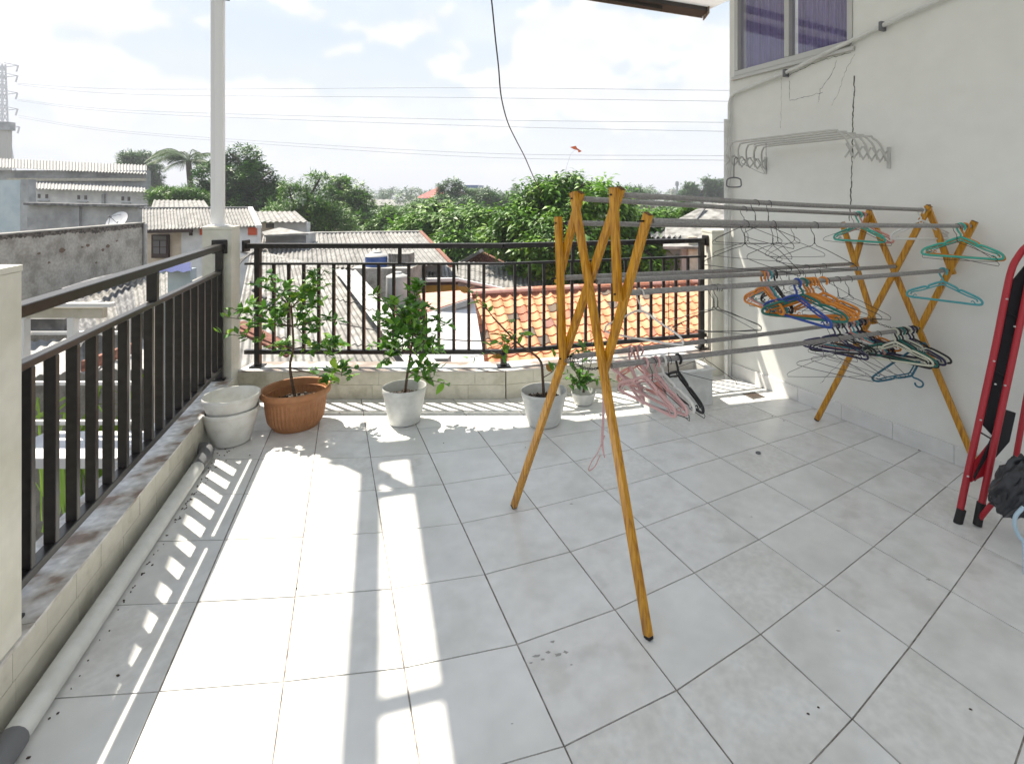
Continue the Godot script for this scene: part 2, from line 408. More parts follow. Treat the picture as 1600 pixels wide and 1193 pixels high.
func set_camera_and_light():
	var cam := Camera3D.new()
	cam.name = "camera"
	var near := 0.05
	cam.set_frustum(near * 1193.0 / FP, Vector2((800.0 - U0) / FP * near, -(596.5 - V0) / FP * near), near, 2000.0)
	cam.position = Vector3(0, H, 0)
	add_child(cam)
	cam.current = true
	var env := Environment.new()
	env.background_mode = Environment.BG_SKY
	var sm := PanoramaSkyMaterial.new()
	sm.panorama = ImageTexture.create_from_image(sky_image())
	sm.energy_multiplier = 1.0
	env.sky = Sky.new()
	env.sky.sky_material = sm
	env.tonemap_mode = Environment.TONE_MAPPER_LINEAR
	env.tonemap_exposure = 2.7
	env.ambient_light_source = Environment.AMBIENT_SOURCE_SKY
	env.sdfgi_enabled = true; env.ssao_enabled = true; env.ssil_enabled = true
	env.fog_enabled = true
	env.fog_density = 0.0016
	env.fog_light_color = Color(0.90, 0.915, 0.955)
	var we := WorldEnvironment.new()
	we.name = "world_environment"
	we.environment = env
	add_child(we)
	var sun := DirectionalLight3D.new()
	sun.name = "sun"
	sun.light_color = Color(1.0, 0.965, 0.90)
	sun.light_energy = 1.35
	sun.light_angular_distance = 0.5
	sun.shadow_enabled = true
	add_child(sun)
	sun.look_at_from_position(Vector3.ZERO, Vector3(0.5, -1.0, 0.35))

# ---------------------------------------------------------------- the terrace itself
func terrace_outline() -> PackedVector2Array:
	return PackedVector2Array([Vector2(LX(-1.5), -1.5), Vector2(LX(4.67), 4.67), Vector2(-0.55, 4.67), Vector2(1.498, 5.311), Vector2(1.7155 + 0.4617 * 7.21, 4.895 - 0.887 * 7.21)])
func tile_corner(i: float, j: float) -> Vector2:
	var e := i - 5.0
	var k := sqrt((e + 1.0) * (e + 1.0) + 2.25)
	return Vector2(-1.00292 + 0.36591 * e + 0.04735 * k + j * (0.20285 + 0.00372 * e - 0.0113 * k),
		4.40091 + 0.04705 * e + 0.06821 * k + j * (-0.38778 + 0.01563 * e + 0.00851 * k))
func build_floor():
	var fl := struct("floor")
	var outline := terrace_outline()
	var bed := G.new()
	bed.prism(outline, -0.05, -0.0035)
	part(fl, "grout_bed", bed, M.grout)
	rng.seed = 5
	for i in range(-2, 15):
		for j in range(-3, 18):
			var poly := PackedVector2Array([tile_corner(i, j), tile_corner(i + 1, j), tile_corner(i + 1, j + 1), tile_corner(i, j + 1)])
			var area := absf((poly[1] - poly[0]).cross(poly[3] - poly[0]))
			if area < 0.03 or area > 0.4: continue
			for sub in Geometry2D.intersect_polygons(poly, outline):
				for small in Geometry2D.offset_polygon(sub, -rng.randf_range(0.0022, 0.0036), Geometry2D.JOIN_MITER):
					if small.size() < 3: continue
					var g := G.new()
					g.prism(small, -0.02, rng.randf_range(-0.0004, 0.0004))
					var r := rng.randf()
					part(fl, "tile", g, [M.tile, M.tile, M.tile_b, M.tile_b, M.tile_c, M.tile_d, M.tile_e][int(r * 6.999)])
	var scuffs := G.new()
	for e in [[838, 1024, 8], [848, 1030, 5], [856, 1018, 6], [872, 1022, 9], [884, 1018, 7], [864, 1002, 5], [830, 1035, 4], [893, 1038, 3], [800, 1130, 3], [1175, 807, 4], [1450, 905, 5], [893, 787, 4], [1310, 985, 5]]:
		var ctr := FL(e[0], e[1], 0.0009)
		var ring := []
		var rr: float = e[2] / FP * -ctr.z * 0.45
		for k in 9:
			var an := TAU * k / 9
			ring.append(ctr + Vector3(cos(an) * 1.7, 0, sin(an)) * rr * rng.randf_range(0.35, 1.2))
		scuffs.slab(ring, Vector3(0, 0.0003, 0))
	var sc := part(fl, "scuff_marks", scuffs, M.scuff)
	sc.set_meta("kind", "stuff")
	var slab := struct("terrace_slab")
	var sg := G.new()
	var out := PackedVector2Array([Vector2(LX(-1.5, 0.26), -1.5), Vector2(LX(4.95, 0.26), 4.95), Vector2(-0.6, 4.95), Vector2(1.45, 5.6), Vector2(1.7155 + 0.4617 * 7.21, 4.895 - 0.887 * 7.21)])
	sg.prism(out, -0.35, -0.051)
	part(slab, "slab", sg, M.concrete)

func wall_run(owner_: Node3D, a: Vector2, b: Vector2, inward: Vector2, th: float, hgt: float, courses: Array, cap: Material, faces: Array, step_cap: float, cap_name := "coping_slab"):
	# core, face tiles in courses [y0, y1, length], coping slabs
	var core := G.new()
	var o := -inward * th
	core.prism(PackedVector2Array([a, b, b + o, a + o]), -0.05, hgt - 0.012)
	part(owner_, "core", core, M.grout)
	var dir := (b - a).normalized(); var ln := a.distance_to(b)
	for c in courses:
		var x: float = -rng.randf() * c[2] * 0.6
		while x < ln:
			var x0 := maxf(x, 0.0) + 0.0012; var x1 := minf(x + c[2], ln) - 0.0012
			if x1 - x0 > 0.01:
				var g := G.new()
				var p0 := a + dir * x0; var p1 := a + dir * x1
				var jut := inward * (0.008 + rng.randf() * 0.0012)
				g.prism(PackedVector2Array([p0, p1, p1 + jut, p0 + jut]), c[0] + 0.0012, c[1] - 0.0012)
				part(owner_, "face_tile", g, faces[rng.randi() % faces.size()])
			x += c[2]
	var x := 0.0
	while x < ln:
		var x1 := minf(x + step_cap, ln)
		if ln - x1 < 0.12: x1 = ln
		var p0 := a + dir * (x + 0.001); var p1 := a + dir * (x1 - 0.001)
		var g := G.new()
		var nz := rng.randf_range(-0.001, 0.001)
		g.prism(PackedVector2Array([p0 + inward * 0.012, p1 + inward * 0.012, p1 + o * 1.03, p0 + o * 1.03]), hgt - 0.0115, hgt + nz)
		part(owner_, cap_name, g, cap)
		x = x1
func build_parapets():
	rng.seed = 8
	var la := Vector2(LX(-1.5), -1.5); var lb := Vector2(LX(4.46), 4.46)
	var lin_ := Vector2(0.947, 0.321)
	var t := thing("side_parapet", "low tiled parapet with stained coping under the railing beside the long floor pipe", "parapet", Q((la.x + lb.x) / 2, 1.5))
	wall_run(t, la, lb, lin_, 0.24, 0.235, [[0.0, 0.125, 0.4], [0.125, 0.222, 0.2]], M.coping_dirty, [M.face_tile, M.face_tile, M.face_tile_b], 0.4)
	var f := thing("front_parapet", "low cream tiled parapet with bright coping behind the potted plants", "parapet", Q(-0.5, 4.75))
	wall_run(f, Vector2(LX(4.68) + 0.0, 4.67), Vector2(-0.55, 4.67), Vector2(0, -1), 0.24, 0.235, [[0.0, 0.118, 0.4], [0.118, 0.222, 0.4]], M.coping, [M.face_tile, M.face_tile, M.face_tile_b], 0.4)
	var d2 := Vector2(2.048, 0.641).normalized()
	wall_run(f, Vector2(-0.545, 4.672), Vector2(1.312, 5.253), Vector2(d2.y, -d2.x), 0.24, 0.235, [[0.0, 0.118, 0.4], [0.118, 0.222, 0.4]], M.coping, [M.face_tile, M.face_tile, M.face_tile_b], 0.4)
	# pillars
	var c := thing("corner_pillar", "square cream pillar at the parapet corner carrying the white roof post", "pillar", Q(LX(4.6) - 0.1, 4.6))
	var g := G.new()
	var pc := PackedVector2Array([Vector2(LX(4.46), 4.46), Vector2(LX(4.72) , 4.72), Vector2(LX(4.72, 0.24), 4.72 - 0.03), Vector2(LX(4.46, 0.22), 4.46)])
	g.prism(pc, -0.05, 1.418)
	part(c, "shaft", g, M.pillar)
	g = G.new(); g.prism(Geometry2D.offset_polygon(pc, 0.003)[0], 1.42, 1.44); part(c, "cap", g, M.pillar)
	var n := thing("side_pillar", "square cream pillar at the near end of the side railing", "pillar", Q(LX(1.72) - 0.1, 1.72))
	var np := PackedVector2Array([Vector2(LX(1.55), 1.55), Vector2(LX(1.85), 1.85), Vector2(LX(1.85, 0.26), 1.85), Vector2(LX(1.55, 0.26), 1.55)])
	np = Geometry2D.offset_polygon(np, 0.004)[0]
	g = G.new(); g.prism(np, 0.237, 1.44); part(n, "shaft", g, M.pillar)
	g = G.new(); g.prism(Geometry2D.offset_polygon(np, 0.003)[0], 1.442, 1.462); part(n, "cap", g, M.pillar)
	var e := thing("end_pillar", "cream pillar between the front railing and the house wall, sunlit on one side", "pillar", Q(1.36, 5.3))
	var ep := PackedVector2Array([Vector2(1.315, 5.24), Vector2(1.483, 5.292), Vector2(1.45, 5.56), Vector2(1.281, 5.505)])
	g = G.new(); g.prism(ep, -0.05, 1.34); part(e, "shaft", g, M.pillar)
	g = G.new(); g.prism(Geometry2D.offset_polygon(ep, 0.004)[0], 1.342, 1.365); part(e, "cap", g, M.pillar)
	# roof post: a square tube with a narrower fin welded to its side
	var p := thing("roof_post", "slim white steel roof post standing on the corner pillar", "post", Q(LX(4.58, 0.12), 4.58, 1.44))
	var b := Q(LX(4.58, 0.12), 4.58, 1.44)
	g = G.new(); g.box(Transform3D(Basis(Vector3.UP, 0.33), b + Vector3(0, 1.19, 0)), Vector3(0.064, 2.38, 0.064), 0.006); part(p, "tube", g, M.post_white)
	g = G.new(); g.box(Transform3D(Basis(Vector3.UP, 0.33), b + Vector3(-0.051, 1.2, 0.0)), Vector3(0.036, 2.36, 0.042), 0.004); part(p, "fin", g, M.post_white)
	g = G.new(); g.box(Transform3D(Basis(Vector3.UP, 0.33), b + Vector3(-0.01, 0.006, 0)), Vector3(0.15, 0.012, 0.13), 0.003); part(p, "base_plate", g, M.post_white)
	g = G.new(); g.box(Transform3D(Basis(Vector3.UP, 0.33), b + Vector3(0.055, 1.93, 0)), Vector3(0.035, 0.16, 0.06), 0.004); part(p, "bracket", g, M.rail)

func rail_bar(root, called, p, q, w, h): 
	var g := G.new(); g.bar(p, q, w, h, 0.003); part(root, called, g, M.rail)
func post_bar(root, called, p: Vector3, y0, y1, dir: Vector3, w, d):   # w along the rail, d across it
	var g := G.new()
	var x := dir.normalized(); var z := x.cross(Vector3.UP)
	g.box(Transform3D(Basis(x, Vector3.UP, z), Vector3(p.x, (y0 + y1) / 2, p.z)), Vector3(w, y1 - y0, d), 0.002)
	return part(root, called, g, M.rail)
func build_railings():
	# side railing
	var dA := 1.87; var dB := 4.455; var off := 0.085
	var a := Q(LX(dA, off), dA); var b := Q(LX(dB, off), dB)
	var dir := (b - a).normalized()
	var t := thing("side_railing", "dark brown steel railing of upright bars along the stained side parapet", "railing", Vector3((a.x + b.x) / 2, 0.24, (a.z + b.z) / 2))
	var y := func(p: Vector3, h: float) -> Vector3: return Vector3(p.x, h, p.z)
	rail_bar(t, "top_rail", y.call(a, 1.285), y.call(b, 1.285), 0.06, 0.045)
	rail_bar(t, "middle_rail", y.call(a, 1.085), y.call(b, 1.085), 0.04, 0.028)
	rail_bar(t, "bottom_rail", y.call(a, 0.325), y.call(b, 0.325), 0.045, 0.035)
	for e in [a + dir * 0.02, b - dir * 0.02]:
		post_bar(t, "end_post", e, 0.245, 1.262, dir, 0.04, 0.05)
		var g := G.new(); g.box(Transform3D(Basis(dir, Vector3.UP, dir.cross(Vector3.UP)), Vector3(e.x, 0.24, e.z)), Vector3(0.09, 0.012, 0.09), 0.002); part(t, "foot_plate", g, M.rail)
	post_bar(t, "short_post", Q(LX(3.146, off), 3.146), 1.10, 1.262, dir, 0.04, 0.05)
	var d := 2.028
	while d < dB - 0.05:
		post_bar(t, "baluster", Q(LX(d, off), d), 0.343, 1.07, dir, 0.028, 0.04)
		d += 0.152
	var g := G.new(); g.box(Transform3D(Basis(dir, Vector3.UP, dir.cross(Vector3.UP)), y.call(b, 1.285) - dir * 0.012), Vector3(0.02, 0.11, 0.11), 0.006); part(t, "wall_flange", g, M.rail)
	# front railing, in two bays that follow the bend of the parapet
	var pts := [Vector2(LX(4.72) + 0.01, 4.78), Vector2(-0.58, 4.78), Vector2(1.288, 5.364)]
	var f := thing("front_railing", "dark brown steel railing of thin upright bars behind the potted plants", "railing", Q(-0.6, 4.8, 0.24))
	for s in 2:
		var p := Q(pts[s].x, pts[s].y); var q := Q(pts[s + 1].x, pts[s + 1].y)
		var dr := (q - p).normalized(); var ln := p.distance_to(q)
		rail_bar(f, "top_rail", y.call(p, 1.263), y.call(q, 1.263), 0.05, 0.042)
		rail_bar(f, "middle_rail", y.call(p, 1.11), y.call(q, 1.11), 0.03, 0.02)
		rail_bar(f, "bottom_rail", y.call(p, 0.36), y.call(q, 0.36), 0.04, 0.036)
		var posts := [0.11] if s == 0 else [ln - 0.05]
		if s == 1:
			post_bar(f, "stub_post", p + dr * 0.0, 0.247, 0.342, dr, 0.05, 0.045)
			var sf := G.new(); sf.box(Transform3D(Basis(dr, Vector3.UP, dr.cross(Vector3.UP)), p + Vector3(0, 0.2415, 0)), Vector3(0.11, 0.011, 0.1), 0.003); part(f, "foot_plate", sf, M.rail)
		for x in posts:
			post_bar(f, "post", p + dr * x, 0.246, 1.242, dr, 0.045, 0.045)
			var fg := G.new(); fg.box(Transform3D(Basis(dr, Vector3.UP, dr.cross(Vector3.UP)), p + dr * x + Vector3(0, 0.2415, 0)), Vector3(0.1, 0.011, 0.1), 0.003); part(f, "foot_plate", fg, M.rail)
		for x in ([1.32] if s == 0 else [0.62]):
			post_bar(f, "short_post", p + dr * x, 1.12, 1.242, dr, 0.026, 0.03)
		var x := 0.245 if s == 0 else 0.1
		while x < ln - (0.05 if s == 0 else 0.1):
			post_bar(f, "baluster", p + dr * x, 0.378, 1.10, dr, 0.024, 0.024)
			x += 0.128
		var e := p if s == 0 else q
		var fl := G.new(); fl.box(Transform3D(Basis(dr, Vector3.UP, dr.cross(Vector3.UP)), y.call(e, 1.263) + dr * (0.008 if s == 0 else -0.008)), Vector3(0.02, 0.1, 0.1), 0.005); part(f, "wall_flange", fl, M.rail)

func build_floor_pipe():
	var t := thing("floor_pipe", "long white plastic drain pipe lying on the floor along the side parapet", "pipe", Q(LX(2.0) + 0.08, 2.0))
	var ln := func(d: float) -> Vector3: return Q(LX(d) + 0.075, d, 0.04)
	var g := G.new(); g.tube([ln.call(0.2), ln.call(1.0), ln.call(2.0), ln.call(3.45)], 0.038, 16); part(t, "pipe_length", g, M.pvc)
	g = G.new(); g.tube([ln.call(1.45), ln.call(1.7)], 0.042, 16); part(t, "coupling", g, M.pvc_grey)
	g = G.new(); g.tube([ln.call(3.4), ln.call(3.56), ln.call(3.62) + Vector3(-0.01, 0.0, 0), ln.call(3.66) + Vector3(-0.045, 0.0, 0.01), ln.call(3.66) + Vector3(-0.09, 0, 0.02)], 0.043, 16); part(t, "elbow", g, M.pvc_grey)
	# dry litter that gathered along the pipe, and specks on the tiles
	rng.seed = 77
	var lit := thing("leaf_litter", "dry brown leaf bits gathered beside the floor pipe", "litter", Q(LX(3.0) + 0.15, 3.0))
	lit.set_meta("kind", "stuff")
	var lg := G.new()
	for k in 90:
		var d := 1.2 + 2.55 * pow(rng.randf(), 0.35)
		var p := Q(LX(d) + 0.118 + absf(rng.randfn(0, 0.012 + 0.05 * smoothstep(3.0, 3.7, d))), d, 0.002)
		var r := rng.randf_range(0.002, 0.006)
		lg.box(Transform3D(Basis(Vector3(rng.randf() - 0.5, 3, rng.randf() - 0.5).normalized(), rng.randf() * TAU), p), Vector3(r * 1.6, 0.003, r), 0.0)
	part(lit, "bits", lg, M.litter)
	for s in [[1177, 620, 0.012], [1436, 703, 0.008], [1225, 657, 0.008], [1207, 650, 0.009], [463, 919, 0.009], [184, 1055, 0.012], [530, 645, 0.01], [1517, 1108, 0.008], [1263, 1115, 0.008], [1279, 1105, 0.007], [693, 692, 0.006], [821, 699, 0.006], [281, 809, 0.012], [390, 711, 0.008]]:
		if s[0] == 1177: continue
		var sp := FL(s[0], s[1], 0.001)
		var o := thing("dirt_speck", "small dark speck of dirt lying on the white floor tiles", "speck", sp, "specks on the floor tiles")
		var sg := G.new(); sg.lathe(sp, [[0.0, 0.0], [s[2] * 0.45, 0.0], [s[2] * 0.5, 0.001], [s[2] * 0.3, 0.003], [0.0, 0.0035]], 9, 0.3); part(o, "crumb", sg, M.litter)
	var cap_at := FL(1185, 708, 0.0005)
	var cp := thing("bottle_cap", "small grey round cap lying alone on a floor tile", "cap", cap_at)
	var cg := G.new(); cg.lathe(cap_at, [[0.016, 0.0], [0.017, 0.006], [0.014, 0.009], [0.0, 0.009]], 20); part(cp, "disc", cg, M.pvc_grey)
	var dc := FL(1178, 618, 0.0006)
	var dr := thing("floor_drain", "small square metal floor drain near the wall corner", "drain", dc)
	var dg := G.new(); dg.box(Transform3D(Basis(Vector3.UP, 0.4), dc + Vector3(0, 0.002, 0)), Vector3(0.13, 0.004, 0.13), 0.001); part(dr, "plate", dg, M.drain)
	for k in 5:
		var sl := G.new(); sl.box(Transform3D(Basis(Vector3.UP, 0.4), dc + Basis(Vector3.UP, 0.4) * Vector3(-0.04 + k * 0.02, 0.0055, 0)), Vector3(0.009, 0.003, 0.09), 0.001); part(dr, "slot_bar", sl, M.litter)

# ---------------------------------------------------------------- the house wall
func wbox(g: G, s0, s1, y0, y1, o0, o1, bev := 0.0):     # box on the house wall, o outwards into the terrace
	var c := WP((s0 + s1) / 2, (y0 + y1) / 2, (o0 + o1) / 2)
	g.box(Transform3D(Basis(Vector3(0.4617, 0, 0.887), Vector3.UP, Vector3(-0.887, 0, 0.4617)), c), Vector3(s1 - s0, y1 - y0, o1 - o0), bev)
func crack(t: Node3D, pts: Array, w: float):
	var g := G.new()
	var fine := []
	for k in pts.size() - 1:
		var a: Vector2 = pts[k]; var b: Vector2 = pts[k + 1]
		var m := maxi(2, int(a.distance_to(b) / 0.02))
		for i in m: fine.append(a.lerp(b, float(i) / m) + Vector2(rng.randf_range(-1, 1), rng.randf_range(-1, 1)) * 0.006)
	fine.append(pts[-1])
	for k in fine.size() - 1:
		var a: Vector2 = fine[k]; var b: Vector2 = fine[k + 1]
		var pr := (b - a).normalized().orthogonal() * w * rng.randf_range(0.5, 1.3) * 0.5
		g.quad(WP(a.x - pr.x, a.y - pr.y, 0.0012), WP(a.x + pr.x, a.y + pr.y, 0.0012), WP(b.x + pr.x, b.y + pr.y, 0.0012), WP(b.x - pr.x, b.y - pr.y, 0.0012), Vector3(-0.887, 0, 0.4617))
	part(t, "crack", g, M.crack)
func wall_sy(u: float, v: float) -> Vector2:      # pixel to wall coordinates
	var p := on_plane(u, v, WP(0), WP(3))
	return Vector2((p.x - 1.7155) / 0.4617, p.y)
func build_house_wall():
	rng.seed = 21
	var t := thing("house_wall", "tall white plastered house wall with cracks and a purple curtained window", "wall", WP(1.5, 0, -0.1))
	var g := G.new()
	wbox(g, -0.47, 0.82, -0.05, 2.80, -0.16, 0.0)
	wbox(g, 0.82, 7.2, -0.05, 4.3, -0.16, 0.0)
	wbox(g, -0.47, -0.40, 2.80, 4.3, -0.16, 0.0)
	wbox(g, -0.40, 0.82, 4.05, 4.3, -0.16, 0.0)
	part(t, "plaster", g, M.wall)
	# rest of the house behind the window
	g = G.new()
	wbox(g, -0.47, -0.31, -0.05, 4.3, -2.5, -0.162)
	wbox(g, -0.31, 1.2, 2.5, 4.3, -1.4, -1.25)
	part(t, "side_wall", g, M.wall)
	# window
	var w := Node3D.new(); w.name = "window"; t.add_child(w); w.position = WP(0.2, 2.8, 0) - t.position
	for e in [[-0.40, 0.82, 2.802, 2.852], [-0.40, 0.82, 3.99, 4.045], [-0.398, -0.355, 2.854, 3.988], [0.775, 0.818, 2.854, 3.988], [0.185, 0.235, 2.854, 3.988]]:
		g = G.new(); wbox(g, e[0], e[1], e[2], e[3], -0.07, 0.012, 0.004); part(w, "frame", g, M.alu)
	g = G.new(); wbox(g, -0.42, 0.84, 2.765, 2.798, 0.0005, 0.03, 0.004); part(w, "sill", g, M.alu)
	for e in [[-0.353, 0.183], [0.237, 0.773]]:
		g = G.new(); wbox(g, e[0], e[1], 2.856, 3.986, -0.034, -0.03); part(w, "pane", g, M.glass)
		var cg := G.new()
		var n := 60
		for k in n:
			var s0: float = lerpf(e[0], e[1], float(k) / n); var s1: float = lerpf(e[0], e[1], float(k + 1) / n)
			var o0 := -0.11 + 0.018 * sin(k * 0.9) + 0.008 * sin(k * 2.3); var o1 := -0.11 + 0.018 * sin((k + 1) * 0.9) + 0.008 * sin((k + 1) * 2.3)
			cg.quad(WP(s0, 2.81, o0), WP(s1, 2.81, o1), WP(s1, 4.04, o1), WP(s0, 4.04, o0), (Vector3(-0.887, 0, 0.4617) + Vector3(0.4617, 0, 0.887) * (o0 - o1) * n / (e[1] - e[0])).normalized())
		part(w, "curtain", cg, M.curtain)
	# skirting of floor tiles set upright
	var s := -0.47
	while s < 7.0:
		g = G.new(); wbox(g, s + 0.0012, s + 0.3988, 0.001, 0.118 + rng.randf_range(-0.001, 0.001), 0.0005, 0.011 + rng.randf_range(0, 0.001), 0.0012)
		part(t, "skirting_tile", g, M.tile_b if rng.randf() < 0.6 else M.tile)
		s += 0.4
	# cracks
	crack(t, [wall_sy(1336, 118), wall_sy(1334, 160), wall_sy(1333, 200), wall_sy(1332, 250), wall_sy(1330, 300), wall_sy(1328, 345)], 0.009)
	crack(t, [wall_sy(1232, 118), wall_sy(1280, 95), wall_sy(1330, 82)], 0.004)
	crack(t, [wall_sy(1234, 125), wall_sy(1234, 157), wall_sy(1262, 150), wall_sy(1286, 144)], 0.003)
	crack(t, [wall_sy(1308, 95), wall_sy(1296, 122), wall_sy(1282, 140), wall_sy(1279, 160)], 0.003)
	crack(t, [wall_sy(1336, 85), wall_sy(1322, 110), wall_sy(1312, 140), wall_sy(1300, 165)], 0.002)
	crack(t, [wall_sy(1221, 120), wall_sy(1221, 165), wall_sy(1220, 200)], 0.002)
	crack(t, [wall_sy(1320, 560), wall_sy(1300, 580), wall_sy(1282, 598)], 0.003)
	# conduit up the corner and along the wall
	var c := thing("wall_conduit", "thin white plastic pipe rising at the wall end and crossing under the window", "pipe", WP(-0.43, 0.12, 0.03))
	var path := [WP(-0.44, 0.0, 0.03), WP(-0.44, 1.3, 0.03), WP(-0.44, 2.55, 0.03), WP(-0.42, 2.61, 0.03), WP(-0.37, 2.64, 0.035), WP(0.222, 2.715, 0.035), WP(1.068, 2.88, 0.035), WP(1.5, 2.95, 0.035), WP(3.0, 3.2, 0.035)]
	g = G.new(); g.tube(path, 0.016, 10); part(c, "pipe_length", g, M.pvc)
	for cs in [[0.222, 2.715], [1.068, 2.88]]:
		g = G.new(); wbox(g, cs[0] - 0.012, cs[0] + 0.012, cs[1] - 0.035, cs[1] + 0.03, 0.0005, 0.058, 0.004); part(c, "clip", g, M.pvc_grey)
	var dn := thing("down_pipe", "slim white down pipe standing in the corner by the end pillar", "pipe", WP(-0.40, 0, 0.1))
	g = G.new(); g.tube([WP(-0.41, 0.0, 0.1), WP(-0.41, 1.2, 0.1), WP(-0.41, 2.4, 0.1)], 0.02, 12); part(dn, "pipe_length", g, M.pvc)

# ---------------------------------------------------------------- the roof over the terrace
func roof_y(x: float) -> float:
	return 3.87 - 0.073 * (x - 0.136)
func roof_front(x: float) -> float:      # depth of the roof's front edge
	return 6.17 + 0.236 * (x - 0.136)
func build_roof():
	var t := thing("terrace_roof", "sheet roof over the terrace, made translucent to brighten the shade, with a brown gutter along its front edge", "roof", Q(0.5, 3.0, 3.7))
	var R := func(x: float, d: float, dy := 0.0) -> Vector3: return Vector3(x, roof_y(x) + dy, -d)
	# sheets, edge to edge, from left to right
	var xs := []
	var k := 0
	var left := func(d: float) -> float: return LX(d, 0.15)
	var n := 8
	for i in n:
		var g := G.new()
		var f0: Vector3; var f1: Vector3; var b0: Vector3; var b1: Vector3
		var xl := -3.14; var xr := 1.55
		var xa := lerpf(xl, xr, float(i) / n) + 0.002; var xb := lerpf(xl, xr, float(i + 1) / n) - 0.002
		f0 = R.call(xa, roof_front(xa) - 0.27); f1 = R.call(xb, roof_front(xb) - 0.27)
		var bl := -0.70; var br := 5.3
		var ya := lerpf(bl, br, float(i) / n) + 0.002; var yb := lerpf(bl, br, float(i + 1) / n) - 0.002
		b0 = Vector3(ya, f0.y, 1.7); b1 = Vector3(yb, f1.y, 1.7)
		g.slab([f0, f1, b1, b0], Vector3(0, 0.03, 0))
		part(t, "roof_sheet", g, M.opal_fill)
	# gutter along the front
	var ga: Vector3 = R.call(-3.6, roof_front(-3.6) - 0.1, 0.0); var gb: Vector3 = R.call(1.5, roof_front(1.5) - 0.1, 0.0)
	var g := G.new(); g.bar(ga + Vector3(0, -0.04, 0.1), gb + Vector3(0, -0.04, 0.1), 0.20, 0.012); part(t, "gutter_floor", g, M.roof_under)
	g = G.new(); g.bar(ga + Vector3(0, 0.02, -0.01), gb + Vector3(0, 0.02, -0.01), 0.014, 0.15, 0.002); part(t, "gutter_front", g, M.gutter)
	g = G.new(); g.bar(ga + Vector3(0, 0.02, 0.2), gb + Vector3(0, 0.02, 0.2), 0.012, 0.13); part(t, "gutter_back", g, M.roof_under)
	g = G.new(); g.bar(gb + Vector3(0.012, 0.01, -0.03), gb + Vector3(0.012, 0.01, 0.23), 0.016, 0.17, 0.002, Vector3.UP); part(t, "gutter_end", g, M.gutter)
	# edge beam and the rafters that reach it
	var ba: Vector3 = R.call(LX(5.35, 0.40), 5.3, -0.03); var bb: Vector3 = R.call(LX(-1.6, 0.40), -1.6, -0.03)
	bb.y = ba.y
	g = G.new(); g.bar(ba, bb, 0.09, 0.1, 0.004); part(t, "edge_beam", g, M.post_white)
	for d in [5.0, 4.58, 3.25, 1.95, 0.6, -0.7]:
		var p0 := Vector3(LX(d, 0.37), ba.y + 0.01, -d)
		var e := 7.0
		var p1 := Vector3(p0.x + e * 0.947, 0, -(d + e * 0.255))
		p1.x = minf(p1.x, (4.895 - d + 0.255 / 0.947 * p0.x + 0.9) / 1.0 if false else 1.2 + (4.6 - d) * 0.52)
		p1.z = -(d + (p1.x - p0.x) * 0.27)
		p1.y = roof_y(p1.x) - 0.045
		p0.y = roof_y(p0.x) - 0.045
		g = G.new(); g.bar(p0, p1, 0.05, 0.07, 0.003); part(t, "rafter", g, M.roof_under)
	# the loose cable that drops from the roof edge and runs off over the gardens
	var cb := thing("loose_cable", "thin dark cable sagging from the roof edge down towards the big tree", "cable", P(768, 0, 5.6))
	var pts := []
	for e in [[762, -40, 6.0], [768, 0, 6.2], [774, 60, 6.5], [779, 105, 6.8], [783, 150, 7.2], [793, 190, 7.7], [806, 218, 8.3], [820, 245, 9.0], [833, 275, 9.8], [846, 302, 10.8]]: pts.append(P(e[0], e[1], e[2]))
	g = G.new(); g.tube(smooth(pts, 4), 0.0085, 6); part(cb, "strand", g, M.cable)

func smooth(pts: Array, m: int, closed := false) -> Array:
	var out := []
	var n := pts.size()
	for i in (n if closed else n - 1):
		var p0: Vector3 = pts[(i - 1 + n) % n] if (closed or i > 0) else pts[i]
		var p1: Vector3 = pts[i]; var p2: Vector3 = pts[(i + 1) % n]
		var p3: Vector3 = pts[(i + 2) % n] if (closed or i < n - 2) else p2
		for k in m: out.append(p1.cubic_interpolate(p2, p0, p3, float(k) / m))
	if not closed: out.append(pts[n - 1])
	return out

